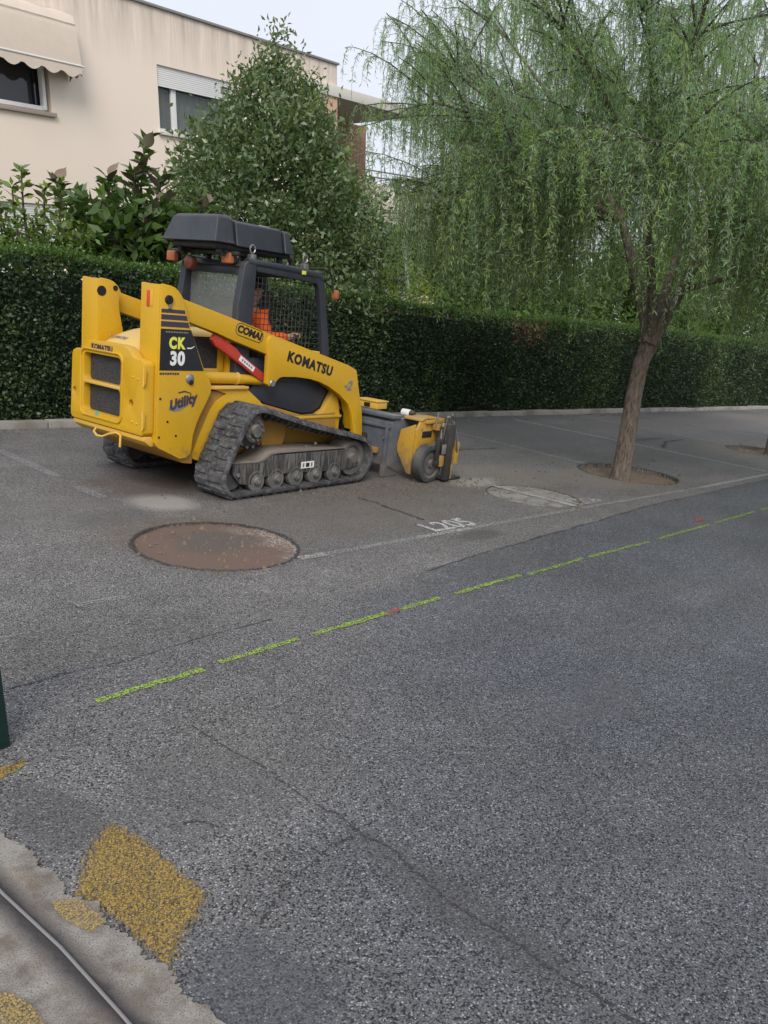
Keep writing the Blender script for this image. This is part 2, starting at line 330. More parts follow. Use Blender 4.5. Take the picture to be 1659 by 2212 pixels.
# ---------------------------------------------------------------- geometry helpers
def mobj(name, verts, faces, mat, parent=None, smooth=None, loc=None):
    me = bpy.data.meshes.new(name); me.from_pydata([tuple(v) for v in verts], [], faces); me.update()
    return link(name, me, mat, parent, smooth, loc)
def link(name, me, mat, parent=None, smooth=None, loc=None):
    ob = bpy.data.objects.new(name, me); C.objects.link(ob)
    if mat is not None:
        for m in (mat if isinstance(mat, (list, tuple)) else [mat]):
            me.materials.append(MATS[m] if isinstance(m, str) else m.m)
    if parent: ob.parent = parent
    if loc is not None: ob.location = loc
    if smooth is not None:
        me.polygons.foreach_set('use_smooth', [True] * len(me.polygons)); me.set_sharp_from_angle(angle=math.radians(smooth))
    return ob
def bobj(name, bm, mat, parent=None, bevel=0, seg=2, smooth=35, loc=None):
    bmesh.ops.remove_doubles(bm, verts=bm.verts, dist=1e-5)
    bmesh.ops.recalc_face_normals(bm, faces=bm.faces)
    if bevel:
        ed = [e for e in bm.edges if len(e.link_faces) == 2 and e.calc_face_angle(0) > .5]
        bmesh.ops.bevel(bm, geom=ed, offset=bevel, segments=seg, affect='EDGES', profile=.6, clamp_overlap=True)
    me = bpy.data.meshes.new(name); bm.to_mesh(me); bm.free()
    return link(name, me, mat, parent, smooth, loc)
def box(bm, x0, x1, y0, y1, z0, z1):
    v = [bm.verts.new(p) for p in ((x0, y0, z0), (x1, y0, z0), (x1, y1, z0), (x0, y1, z0), (x0, y0, z1), (x1, y0, z1), (x1, y1, z1), (x0, y1, z1))]
    for f in ((0, 3, 2, 1), (4, 5, 6, 7), (0, 1, 5, 4), (1, 2, 6, 5), (2, 3, 7, 6), (3, 0, 4, 7)): bm.faces.new([v[i] for i in f])
    return v
def BM(): return bmesh.new()
def bxo(name, mat, parent, x0, x1, y0, y1, z0, z1, bevel=.004, **k):
    bm = BM(); box(bm, x0, x1, y0, y1, z0, z1); return bobj(name, bm, mat, parent, bevel, **k)
def prism(bm, prof, a0, a1, axis='y'):
    """profile points -> extruded along axis; profile is (x,z) for y, (y,z) for x, (x,y) for z"""
    def P(p, a): return (p[0], a, p[1]) if axis == 'y' else ((a, p[0], p[1]) if axis == 'x' else (p[0], p[1], a))
    n = len(prof); A = [bm.verts.new(P(p, a0)) for p in prof]; B = [bm.verts.new(P(p, a1)) for p in prof]
    bm.faces.new(A); bm.faces.new(B[::-1])
    for i in range(n): bm.faces.new((A[i], B[i], B[(i + 1) % n], A[(i + 1) % n]))
def prismo(name, mat, parent, prof, a0, a1, axis='y', bevel=.005, **k):
    bm = BM(); prism(bm, prof, a0, a1, axis); return bobj(name, bm, mat, parent, bevel, **k)
def plate_holes(name, mat, parent, outer, holes, a0, a1, axis='x', bevel=0):
    def P(p, a): return (p[0], a, p[1]) if axis == 'y' else ((a, p[0], p[1]) if axis == 'x' else (p[0], p[1], a))
    bm = BM(); es = []
    for L in [outer] + holes:
        vs = [bm.verts.new(P(p, a0)) for p in L]
        for i in range(len(vs)): es.append(bm.edges.new((vs[i], vs[(i + 1) % len(vs)])))
    bmesh.ops.triangle_fill(bm, edges=es, use_beauty=True)
    bmesh.ops.dissolve_limit(bm, angle_limit=.01, verts=bm.verts, edges=bm.edges)
    if a1 != a0:
        r = bmesh.ops.extrude_face_region(bm, geom=bm.faces[:])
        d = Vector(P((0, 0), a1)) - Vector(P((0, 0), a0))
        bmesh.ops.translate(bm, vec=d, verts=[g for g in r['geom'] if isinstance(g, bmesh.types.BMVert)])
    return bobj(name, bm, mat, parent, bevel)
def rrect(x0, x1, y0, y1, r, n=5):
    out = []
    for cx, cy, a in ((x1 - r, y1 - r, 0), (x0 + r, y1 - r, 90), (x0 + r, y0 + r, 180), (x1 - r, y0 + r, 270)):
        for i in range(n + 1):
            t = math.radians(a + 90 * i / n); out.append((cx + r * math.cos(t), cy + r * math.sin(t)))
    return out
def tube(bm, pts, rad, n=8, caps=True):
    pts = [Vector(p) for p in pts]; rr = rad if isinstance(rad, (list, tuple)) else [rad] * len(pts)
    rings = []; nrm = None
    for i, p in enumerate(pts):
        t = (pts[min(i + 1, len(pts) - 1)] - pts[max(i - 1, 0)]).normalized()
        if nrm is None: nrm = t.orthogonal().normalized()
        nrm = (nrm - t * nrm.dot(t)).normalized(); b = t.cross(nrm)
        rings.append([bm.verts.new(p + rr[i] * (math.cos(2 * math.pi * k / n) * nrm + math.sin(2 * math.pi * k / n) * b)) for k in range(n)])
    for a, b in zip(rings, rings[1:]):
        for k in range(n): bm.faces.new((a[k], a[(k + 1) % n], b[(k + 1) % n], b[k]))
    if caps: bm.faces.new(rings[0][::-1]); bm.faces.new(rings[-1])
def tubeo(name, mat, parent, pts, rad, n=10, **k):
    bm = BM(); tube(bm, pts, rad, n); return bobj(name, bm, mat, parent, **k)
def lathe(bm, prof, center, axis='y', n=24):
    """prof: (r, a) along the axis, closed at ends"""
    rings = []
    for r, a in prof:
        ring = []
        for k in range(n):
            t = 2 * math.pi * k / n; c, s = r * math.cos(t), r * math.sin(t)
            p = (c, a, s) if axis == 'y' else ((a, c, s) if axis == 'x' else (c, s, a))
            ring.append(bm.verts.new(Vector(p) + Vector(center)))
        rings.append(ring)
    for a, b in zip(rings, rings[1:]):
        for k in range(n): bm.faces.new((a[k], a[(k + 1) % n], b[(k + 1) % n], b[k]))
    bm.faces.new(rings[0][::-1]); bm.faces.new(rings[-1])
def latheo(name, mat, parent, prof, center, axis='y', n=24, **k):
    bm = BM(); lathe(bm, prof, center, axis, n); return bobj(name, bm, mat, parent, **k)
def empty(name, label, cat, loc=(0, 0, 0), rz=0, group=None):
    e = bpy.data.objects.new(name, None); C.objects.link(e); e.location = loc; e.rotation_euler = (0, 0, rz); e.empty_display_size = .2
    tag(e, label, cat, group); return e
def tag(o, label=None, cat=None, group=None, kind=None):
    if label: o['label'] = label
    if cat: o['category'] = cat
    if group: o['group'] = group
    if kind: o['kind'] = kind
    return o
def text(name, body, mat, parent, mtx, size, bold=0.0, shear=0.0, sx=1.0, depth=.0012, space=1.0):
    cu = bpy.data.curves.new(name, 'FONT'); cu.body = body; cu.size = size; cu.offset = bold; cu.shear = shear; cu.extrude = depth; cu.space_character = space
    cu.align_x = 'CENTER'; cu.align_y = 'CENTER'; cu.resolution_u = 4
    t = bpy.data.objects.new(name + '_tmp', cu); C.objects.link(t)
    me = bpy.data.meshes.new_from_object(t.evaluated_get(bpy.context.evaluated_depsgraph_get()))
    bpy.data.objects.remove(t); bpy.data.curves.remove(cu)
    me.transform(Matrix.Diagonal((sx, 1, 1, 1))); me.transform(mtx)
    me.materials.clear()
    return link(name, me, mat, parent)
def side_mtx(u, v, z, ang=0):     # text on the near side: reads along +x, faces -y
    return Matrix.Translation((u, v, z)) @ Matrix.Rotation(-ang, 4, 'Y') @ Matrix.Rotation(math.pi / 2, 4, 'X')
def rear_mtx(u, v, z):            # text on the rear: reads along -y, faces -x
    return Matrix.Translation((u, v, z)) @ Matrix.Rotation(-math.pi / 2, 4, 'Z') @ Matrix.Rotation(math.pi / 2, 4, 'X')

# ================================================================ ground
def sheet(name, poly, z, mat, parent=None): 
    return mobj(name, [(x, y, z) for x, y in poly], [list(range(len(poly)))], mat, parent)
tag(sheet('ground', [(-400, -400), (600, -400), (600, 600), (-400, 600)], -.09, 'earth'), kind='structure')
def circ(cx, cy, r, n=40, wob=.0): return [(cx + r * (1 + random.uniform(-wob, wob)) * math.cos(2 * math.pi * i / n), cy + r * (1 + random.uniform(-wob, wob)) * math.sin(2 * math.pi * i / n)) for i in range(n)]
PITS = [(3.12, 4.37, .545), (6.86, 4.36, .46), (9.32, 4.62, .60), (14.25, 4.72, .60)]
pit_loops = [circ(x, y, r, 64, .003) for x, y, r in PITS]
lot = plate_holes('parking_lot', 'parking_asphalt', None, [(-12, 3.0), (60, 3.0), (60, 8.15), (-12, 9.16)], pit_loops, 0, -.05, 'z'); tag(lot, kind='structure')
def jag(a, b, n, w, seed=0):
    r = random.Random(seed); return [(a[0] + (b[0] - a[0]) * i / n + r.uniform(-w, w), a[1] + (b[1] - a[1]) * i / n + r.uniform(-w, w)) for i in range(n + 1)]
seam = [(60, 3.62)] + jag((30, 3.62), (11.2, 3.60), 60, .012, 1) + jag((11.1, 3.59), (7.8, 3.55), 40, .014, 2) + jag((7.7, 3.53), (5.8, 3.40), 30, .018, 3) + jag((5.7, 3.39), (4.0, 3.27), 40, .02, 4) + jag((3.9, 3.25), (1.0, 3.10), 60, .016, 5) + [(-12, 3.05)]
KE = [(0.60, 4.2), (0.75, 2.75), (0.85, 2.17), (0.885, 2.05), (0.875, 1.98), (0.90, 1.91), (0.875, 1.83), (0.925, 1.75), (0.905, 1.66), (0.935, 1.58), (0.925, 1.50), (0.955, 1.43), (0.935, 1.35), (0.96, 1.27), (0.97, .9), (1.0, .2), (1.0, -8)]
road = sheet('road', [(60, -30), (60, 3.62)] + seam[1:] + [(-12, -30)], .006, 'road_asphalt'); tag(road, kind='structure')
# concrete threshold of the gate the photographer stands in
ke = []
for a, b in zip(KE, KE[1:]):
    rq = random.Random(int(a[1] * 100) + 3); ke += [(a[0] + (b[0] - a[0]) * i / 12 + rq.uniform(-.009, .009), a[1] + (b[1] - a[1]) * i / 12) for i in range(12)]
bm = BM(); prism(bm, [(-4, 2.86)] + [p for p in ke if p[1] < 2.86 and p[1] > -7.9] + [(1.0, -8), (-4, -8)], -.04, .018, 'z')
apron = tag(bobj('concrete_threshold', bm, 'concrete_apron', None, 0), kind='structure')
bm = BM(); tube(bm, [(.695, 2.86, .024), (.75, 1.92, .024), (.782, 1.65, .024), (.796, 1.39, .024), (.83, .5, .024)], .0045, 6); bobj('gate_rail', bm, STEEL, apron)
def stain(name, poly, z, mat, parent, inset=.80):
    cx = sum(p[0] for p in poly) / len(poly); cy = sum(p[1] for p in poly) / len(poly); n = len(poly)
    out = [(cx + (x - cx) * 1.13, cy + (y - cy) * 1.13, z) for x, y in poly]; inn = [(cx + (x - cx) * inset, cy + (y - cy) * inset, z) for x, y in poly]
    ob = mobj(name, out + inn + [(cx, cy, z)], [(i, (i + 1) % n, n + (i + 1) % n, n + i) for i in range(n)] + [(n + i, n + (i + 1) % n, 2 * n) for i in range(n)], mat, parent)
    a = ob.data.attributes.new('edge', 'FLOAT', 'POINT'); a.data.foreach_set('value', [0.0] * n + [1.0] * n + [1.0]); return ob
stain('kerb_paint', [(0.83, 1.82), (0.89, 1.79), (.905, 1.72), (0.91, 1.66), (0.86, 1.65), (0.83, 1.74)], .023, 'kerb_yellow_paint', apron)
stain('kerb_paint', [(0.58, 1.62), (0.64, 1.60), (0.66, 1.53), (.66, 1.45), (.58, 1.42)], .023, 'kerb_yellow_paint', apron)
# yellow patches on the road
def jagpoly(L, n=6, w=.006, seed=1):
    out = []
    for i, a in enumerate(L): out += jag(a, L[(i + 1) % len(L)], n, w, seed + i)[:-1]
    return out
yl = [(1.13, 2.05), (1.15, 1.99), (1.165, 1.88), (1.17, 1.75), (1.18, 1.6), (1.09, 1.53), (1.01, 1.48), (0.955, 1.42), (0.945, 1.55), (0.94, 1.68), (0.90, 1.82), (1.01, 1.97), (1.09, 2.03)]
stain('yellow_marking', jagpoly(yl), .010, 'worn_yellow_paint', road)
stain('yellow_marking', jagpoly([(0.90, 2.58), (1.02, 2.53), (1.07, 2.545), (1.06, 2.51), (1.0, 2.48), (0.90, 2.44)]), .010, 'worn_yellow_paint', road)
# spray-painted guide line
GR = [(1.45, 2.79, 1.97, 2.80), (2.07, 2.82, 2.55, 2.84), (2.65, 2.84, 3.19, 2.855), (3.31, 2.855, 3.66, 2.86), (3.80, 2.86, 4.5, 2.87), (4.57, 2.85, 5.31, 2.86), (5.38, 2.86, 6.31, 2.84), (6.48, 2.85, 7.55, 2.85), (7.7, 2.85, 8.7, 2.86), (8.9, 2.86, 10.4, 2.86)]
for i, (a, b, c, d) in enumerate(GR):
    t = jag((a, b + .018), (c, d + .018), 16, .007, i); u = jag((c, d - .018), (a, b - .018), 16, .007, i + 50)
    sheet('guide_dash', t + u, .011, 'green_spray_paint' if i < 5 else 'faint_green_spray_paint', road)
sheet('red_mark', jagpoly([(3.2, 2.87), (3.3, 2.88), (3.305, 2.84), (3.21, 2.835)], 4, .006), .0115, 'red_spray_paint', road)
sheet('red_mark', jagpoly([(7.55, 3.02), (7.75, 3.03), (7.72, 2.96), (7.58, 2.965)], 4, .008), .0115, 'red_spray_paint', road)
# cracks: shallow dark fissures, real grooves filled with dirt
def crack(pts, w, seed, parent, z=.0075, name='crack'):
    L = []
    for a, b in zip(pts, pts[1:]): L += jag(a, b, 10, w * .9, seed + len(L))[:-1]
    L.append(pts[-1]); r = random.Random(seed); up, dn = [], []
    for i, p in enumerate(L):
        q = L[min(i + 1, len(L) - 1)]; o_ = L[max(i - 1, 0)]; t = Vector((q[0] - o_[0], q[1] - o_[1])).normalized(); k = w * r.uniform(.35, 1.1)
        up.append((p[0] - t.y * k, p[1] + t.x * k)); dn.append((p[0] + t.y * k, p[1] - t.x * k))
    n = len(L); v = [(x, y, z) for x, y in up] + [(x, y, z) for x, y in dn]
    return mobj(name, v, [(i, i + 1, n + i + 1, n + i) for i in range(n - 1)], 'crack_dirt', parent)
worn_paint('crack_dirt', (.045, .042, .042), .60)
crack([(1.36, 1.5), (1.43, 1.51), (1.6, 1.55), (1.68, 1.54)], .006, 3, road)
crack([(1.69, 1.77), (1.72, 1.64), (1.71, 1.52), (1.73, 1.44), (1.71, 1.28), (1.69, 1.13), (1.71, 0.97), (1.71, 0.82), (1.74, 0.5), (1.73, 0.0)], .007, 4, road)
crack([(1.23, 3.07), (1.48, 3.09), (1.72, 3.06), (2.1, 3.10), (2.6, 3.12)], .007, 5, road)
crack([(1.30, 1.92), (1.36, 1.88), (1.39, 1.80)], .005, 6, road)
crack([(1.66, 2.42), (1.67, 2.2), (1.70, 2.0), (1.69, 1.77)], .005, 16, road); crack([(1.36, 1.5), (1.30, 1.46), (1.22, 1.42)], .005, 17, road)
crack([(4.0, 3.26), (4.8, 3.34), (5.8, 3.40), (7.8, 3.555), (11.2, 3.60)], .014, 7, lot, .0078, 'seam_crack')
crack([(5.07, 4.98), (5.05, 4.44), (5.02, 4.19)], .022, 8, lot, .004, 'tar_seam')
crack([(7.3, 6.35), (8.4, 6.45), (9.0, 6.40)], .03, 9, lot, .004, 'tar_seam')
crack([(12.3, 5.6), (13.0, 5.9), (13.9, 6.0)], .035, 10, lot, .004, 'tar_seam')
# stall lines and numbers
def line(a, b, w, mat, name='stall_line', z=.004):
    d = (Vector(b) - Vector(a)).normalized(); nn = Vector((-d.y, d.x)) * w / 2; k = max(4, int((Vector(b) - Vector(a)).length / .12))
    t = jag((a[0] + nn.x, a[1] + nn.y), (b[0] + nn.x, b[1] + nn.y), k, .004, 3); u = jag((b[0] - nn.x, b[1] - nn.y), (a[0] - nn.x, a[1] - nn.y), k, .004, 4)
    return sheet(name, t + u, z, mat, lot)
line((12.22, 8.4), (11.95, 3.9), .085, 'worn_white_paint'); line((9.55, 7.7), (9.33, 5.24), .08, 'faint_white_paint')
line((6.85, 4.95), (6.87, 4.90), .08, 'faint_white_paint')
line((6.83, 4.84), (6.88, 3.88), .075, 'worn_white_paint', 'stall_line', .0085)
line((3.05, 7.8), (3.05, 6.6), .09, 'faint_white_paint'); line((3.04, 6.2), (3.06, 5.8), .09, 'faint_white_paint')
line((16.9, 8.3), (16.6, 3.9), .08, 'faint_white_paint'); line((14.6, 8.3), (14.4, 5.4), .08, 'faint_white_paint')
line((3.42, 3.87), (3.66, 3.865), .07, 'worn_white_paint', 'bay_edge_line'); line((3.66, 3.86), (4.55, 3.85), .055, 'faint_white_paint', 'bay_edge_line'); line((4.55, 3.85), (5.2, 3.84), .06, 'worn_white_paint', 'bay_edge_line'); line((5.2, 3.84), (6.8, 3.82), .055, 'faint_white_paint', 'bay_edge_line')
line((6.9, 3.82), (9.5, 3.765), .055, 'faint_white_paint', 'bay_edge_line'); line((9.5, 3.765), (24, 3.80), .065, 'worn_white_paint', 'bay_edge_line')
line((1.86, 3.80), (2.14, 3.785), .05, 'faint_white_paint', 'bay_edge_line')
FLAT = lambda x, y, z=.0045: Matrix.Translation((x, y, z)) @ Matrix.Rotation(math.radians(-1), 4, 'Z')
text('stall_number', 'L205', 'bright_white_paint', lot, FLAT(5.10, 3.985), .30, .008, sx=.92, depth=0)
text('stall_number', 'L206', 'worn_white_paint', lot, FLAT(7.22, 3.975), .25, .006, sx=.9, depth=0)
# the planting pits
def pit(k, z, mat, name, rim='gate_dirt'):
    x, y, r = PITS[k]; n = 40; v = [(x, y, z)]; f = []
    for ring, rr in enumerate((.35, .7, 1.03)):
        for i in range(n):
            a = 2 * math.pi * i / n; v.append((x + rr * r * math.cos(a), y + rr * r * math.sin(a), z + random.uniform(-.006, .006) + (.008 if ring == 0 else 0)))
    for i in range(n): f.append((0, 1 + i, 1 + (i + 1) % n))
    for q in range(2):
        for i in range(n): f.append((1 + q * n + i, 1 + (q + 1) * n + i, 1 + (q + 1) * n + (i + 1) % n, 1 + q * n + (i + 1) % n))
    return mobj(name, v, f, mat, lot, 60)
pit(0, -.012, 'rusty_gravel', 'filled_planting_pit'); pit(1, -.006, 'pit_concrete', 'filled_planting_pit'); pit(2, -.042, 'pit_soil', 'planting_pit'); pit(3, -.042, 'pit_soil', 'planting_pit')
def rim(k, w, mat, z):
    x, y, r = PITS[k]; n = 90; rq = random.Random(k); v = []
    for i in range(n):
        a = 2 * math.pi * i / n; k_ = rq.uniform(.35, 1.0); ri, ro = r - w * k_, r + w * rq.uniform(.3, 1.2)
        v += [(x + ri * math.cos(a), y + ri * math.sin(a), z), (x + ro * math.cos(a), y + ro * math.sin(a), z)]
    mobj('pit_rim', v, [(2 * i, 2 * i + 1, (2 * i + 3) % (2 * n), (2 * i + 2) % (2 * n)) for i in range(n)], mat, lot)
rim(0, .020, 'crack_dirt', .0042); rim(1, .010, 'crack_dirt', .0042); rim(2, .022, 'crack_dirt', .0042); rim(3, .022, 'crack_dirt', .0042)
# kerb along the hedge, cut in stones
kerb = tag(mobj('kerb_bed', [(-12, 9.0, -.06), (60, 8.0, -.06), (60, 8.2, -.06), (-12, 9.2, -.06)], [(0, 1, 2, 3)], 'earth'), kind='structure')
x = -2.0; bmk = None
while x < 40:
    L_ = 1.0; y = 8.97 - .014 * (x - 2)
    if bmk is None:
        bm = BM(); box(bm, .006, L_ - .006, 0, .13, -.04, .085); ks = bobj('kerb_stone', bm, 'kerb_concrete', kerb, .012); bmk = ks.data; ob = ks
    else: ob = bpy.data.objects.new('kerb_stone', bmk); C.objects.link(ob); ob.parent = kerb
    ob.location = (x, y - .09, random.uniform(-.008, .004)); ob.rotation_euler = (0, 0, -.014); x += L_
tag(mobj('garden', [(-60, 9.87, .03), (60, 8.19, .03), (60, 60, .4), (-60, 60, .4)], [(0, 1, 2, 3)], 'lawn'), kind='structure')
# milled debris around the machine
dv, df = [], []
for i in range(2600):
    if i < 1500: x, y = rng.normal(5.7, .55), rng.normal(5.15, .14)
    else: x, y = rng.normal(5.4, .9), rng.normal(5.1, .4)
    s = abs(rng.normal(0, .006)) + .003; b = len(dv); a = rng.uniform(0, 6.28)
    for q in range(3): dv.append((x + s * math.cos(a + q * 2.1), y + s * math.sin(a + q * 2.1), .001))
    dv.append((x, y, s * 1.2)); df += [(b, b + 1, b + 3), (b + 1, b + 2, b + 3), (b + 2, b, b + 3)]
tag(mobj('milled_asphalt_crumbs', dv, df, 'milled_debris'), 'loose brown asphalt crumbs scattered beside the track and cutter', 'debris', kind='stuff')

# ================================================================ the tracked loader
YAW = math.radians(5)
LD = empty('compact_track_loader', 'yellow tracked skid steer loader with dark cab, parked in the bay beside the hedge', 'loader', (3.9125, 5.3077, 0), YAW)
WT = 1.70      # overall width; near side is y = 0

def hull_path(circles, n=220):
    pts = []
    for cx, cz, r in circles:
        for i in range(240):
            a = 2 * math.pi * i / 240; pts.append((cx + r * math.cos(a), cz + r * math.sin(a)))
    pts = sorted(set(pts)); cross = lambda o, a, b: (a[0] - o[0]) * (b[1] - o[1]) - (a[1] - o[1]) * (b[0] - o[0])
    def half(P):
        h = []
        for p in P:
            while len(h) > 1 and cross(h[-2], h[-1], p) <= 0: h.pop()
            h.append(p)
        return h
    H = half(pts)[:-1] + half(pts[::-1])[:-1]
    H.append(H[0]); d = [0]
    for a, b in zip(H, H[1:]): d.append(d[-1] + math.dist(a, b))
    out = []; j = 0
    for i in range(n):
        t = d[-1] * i / n
        while d[j + 1] < t: j += 1
        k = (t - d[j]) / (d[j + 1] - d[j]); out.append((H[j][0] + k * (H[j + 1][0] - H[j][0]), H[j][1] + k * (H[j + 1][1] - H[j][1])))
    return out, d[-1]
CIR = [(.065, .185, .165), (.285, .555, .20), (1.56, .235, .215)]
def track(y0, y1, near):
    N = 150
    outer, Ln = hull_path([(a, b, r) for a, b, r in CIR], N); inner, _ = hull_path([(a, b, r - .035) for a, b, r in CIR], N)
    sag = lambda p: (p[0], p[1] - (.012 * math.sin(math.pi * (p[0] - .4) / 1.0) if .4 < p[0] < 1.4 and p[1] > .3 else 0))
    outer = [sag(p) for p in outer]; inner = [sag(p) for p in inner]
    bm = BM(); rings = []
    for i in range(N):
        (xo, zo), (xi, zi) = outer[i], inner[i]
        rings.append([bm.verts.new(q) for q in ((xo, y0 + .012, zo), (xo, y1 - .012, zo), (xo * .7 + xi * .3, y1, zo * .7 + zi * .3), (xi, y1, zi), (xi, y0, zi), (xo * .7 + xi * .3, y0, zo * .7 + zi * .3))])
    for i in range(N):
        a, b = rings[i], rings[(i + 1) % N]
        for k in range(6): bm.faces.new((a[k], b[k], b[(k + 1) % 6], a[(k + 1) % 6]))
    tr = bobj('track', bm, RUB, LD, smooth=50)
    # tread lugs: staggered raised blocks
    w = (y1 - y0); lm = None; cnt = 46
    path, Ln = hull_path([(a, b, r) for a, b, r in CIR], cnt * 4)
    path = [sag(p) for p in path]
    for i in range(cnt):
        for s in (0, 1):
            idx = (i * 4 + 2 * s) % len(path); p = path[idx]; q = path[(idx + 1) % len(path)]; o_ = path[idx - 1]
            t = Vector((q[0] - o_[0], 0, q[1] - o_[1])).normalized(); nn = Vector((t.z, 0, -t.x))
            if lm is None:
                b = BM(); L_ = Ln / cnt * .80
                lo = [(-L_ / 2, -.082), (L_ * .35, -.090), (L_ / 2, -.02), (L_ * .40, .088), (-L_ * .30, .082), (-L_ / 2, .02)]
                A = [b.verts.new((x_, y_, -.004)) for x_, y_ in lo]; B = [b.verts.new((x_ * .74, y_ * .9, .015)) for x_, y_ in lo]
                b.faces.new(A[::-1]); b.faces.new(B)
                for k in range(6): b.faces.new((A[k], A[(k + 1) % 6], B[(k + 1) % 6], B[k]))
                bmesh.ops.recalc_face_normals(b, faces=b.faces)
                lm = bpy.data.meshes.new('tread_lug'); b.to_mesh(lm); b.free(); lm.materials.append(MATS['track_rubber'])
            ob = bpy.data.objects.new('tread_lug', lm); C.objects.link(ob); ob.parent = tr
            c = Vector((p[0], y0 + w * (.27 if s == 0 else .73), p[1]))
            yy = nn.cross(t); flip = 1 if s == 0 else -1
            ob.matrix_local = Matrix(((t.x * flip, yy.x * flip, nn.x, c.x), (t.y * flip, yy.y * flip, nn.y, c.y), (t.z * flip, yy.z * flip, nn.z, c.z), (0, 0, 0, 1)))
    # inner guide teeth
    b = BM(); pin, _ = hull_path([(a, bb, r - .035) for a, bb, r in CIR], 60); pin = [sag(p) for p in pin]
    for i in range(60):
        p = pin[i]; q = pin[(i + 1) % 60]; t = Vector((q[0] - p[0], 0, q[1] - p[1])).normalized(); nn = Vector((-t.z, 0, t.x)); ym = (y0 + y1) / 2
        c0 = Vector((p[0], ym, p[1])); vs = []
        for (dx, dy, dz) in ((-.02, -.05, 0), (.02, -.05, 0), (.02, .05, 0), (-.02, .05, 0), (-.01, -.03, .035), (.01, -.03, .035), (.01, .03, .035), (-.01, .03, .035)): vs.append(b.verts.new(c0 + t * dx + Vector((0, dy, 0)) + nn * dz))
        for f in ((4, 5, 6, 7), (0, 1, 5, 4), (1, 2, 6, 5), (2, 3, 7, 6), (3, 0, 4, 7)): b.faces.new([vs[k] for k in f])
    bobj('guide_teeth', b, RUB, tr)
    sg = 1 if near else -1; yo = y0 if near else y1      # outside face; sg points inwards
    Y = lambda d: yo + sg * d
    # sprocket
    spr = BM(); prof = [(.03, Y(.05)), (.05, Y(.05)), (.06, Y(.075)), (.10, Y(.085)), (.115, Y(.11)), (.135, Y(.12)), (.135, Y(.25)), (.03, Y(.25))]
    lathe(spr, prof, (.285, 0, .555), 'y', 28)
    for k in range(14):
        a = 2 * math.pi * k / 14; c = Vector((.285 + .145 * math.cos(a), 0, .555 + .145 * math.sin(a)))
        tube(spr, [(c.x, Y(.13), c.z), (c.x, Y(.24), c.z)], .016, 8)
    for k in range(10):
        a = 2 * math.pi * k / 10; tube(spr, [(.285 + .08 * math.cos(a), Y(.065), .555 + .08 * math.sin(a)), (.285 + .08 * math.cos(a), Y(.10), .555 + .08 * math.sin(a))], .011, 6)
    bobj('drive_sprocket', spr, 'dusty_black_frame' and FRM, LD)
    latheo('front_idler', ROLL, LD, [(.03, Y(.055)), (.045, Y(.055)), (.05, Y(.10)), (.10, Y(.11)), (.125, Y(.085)), (.165, Y(.085)), (.172, Y(.10)), (.172, Y(.27)), (.03, Y(.27))], (1.56, 0, .235), 'y', 32)
    latheo('rear_idler', FRM, LD, [(.03, Y(.10)), (.118, Y(.10)), (.122, Y(.12)), (.122, Y(.26)), (.03, Y(.26))], (.065, 0, .185), 'y', 28)
    for rx in (.315, .545, .785, 1.03, 1.285):
        r = latheo('track_roller', ROLL, LD, [(.012, Y(.035)), (.028, Y(.035)), (.034, Y(.055)), (.068, Y(.062)), (.086, Y(.058)), (.092, Y(.066)), (.092, Y(.11)), (.07, Y(.13)), (.07, Y(.25)), (.02, Y(.25))], (rx, 0, .128), 'y', 24)
        latheo('roller_bolt', STEEL, r, [(.008, Y(.022)), (.017, Y(.022)), (.019, Y(.034)), (.019, Y(.045))], (rx, 0, .128), 'y', 6)
    fp = [(.04, .30), (.33, .285), (.40, .295), (.475, .345), (1.40, .335), (1.425, .165), (1.60, .205), (1.60, .235), (1.44, .30), (1.42, .16), (1.38, .135), (.66, .16), (.40, .155), (.25, .10), (.13, .12), (.05, .21)]
    fp = [(.04, .295), (.33, .28), (.41, .292), (.48, .338), (1.42, .33), (1.455, .25), (1.63, .195), (1.615, .165), (1.40, .135), (.66, .165), (.40, .155), (.25, .10), (.13, .12), (.05, .21)]
    ya, yb = sorted((Y(.06), Y(.30)))
    fr = prismo('track_frame', MUDS, LD, fp, ya, yb, 'y', .006)
    ya, yb = sorted((Y(.10), Y(.34)))
    prismo('frame_top_plate', DUSTT, fr, [(.02, .297), (.33, .284), (.40, .296), (.475, .342), (.56, .350), (1.40, .341), (1.43, .334), (1.43, .339), (1.38, .352), (1.0, .372), (.62, .378), (.46, .362), (.38, .312), (.30, .298), (.02, .309)], ya - .035 * (1 if near else 0), yb + .035 * (0 if near else 1), 'y', .003)
    if near:
        mobj('frame_sticker', [(.835, Y(.056), .195), (1.0, Y(.056), .195), (1.0, Y(.056), .255), (.835, Y(.056), .255)], [(0, 1, 2, 3)], DEC_W, fr)
        for k, (a, c) in enumerate(((.853, .875), (.895, .94), (.958, .98))): mobj('sticker_print', [(a, Y(.0545), .205), (c, Y(.0545), .205), (c, Y(.0545), .243), (a, Y(.0545), .243)], [(0, 1, 2, 3)], DEC_K if k == 1 else DEC_G, fr)
        latheo('frame_bolt', STEEL, fr, [(.006, Y(.045)), (.018, Y(.045)), (.02, Y(.052)), (.02, Y(.062))], (.10, 0, .20), 'y', 6)
        for bx, bz in ((.62, .375), (.74, .395)): latheo('frame_bolt', STEEL, fr, [(.005, Y(.09)), (.013, Y(.09)), (.014, Y(.105))], (bx + .3, 0, bz + .01), 'y', 6)
track(0, .37, True); track(WT - .37, WT, False)

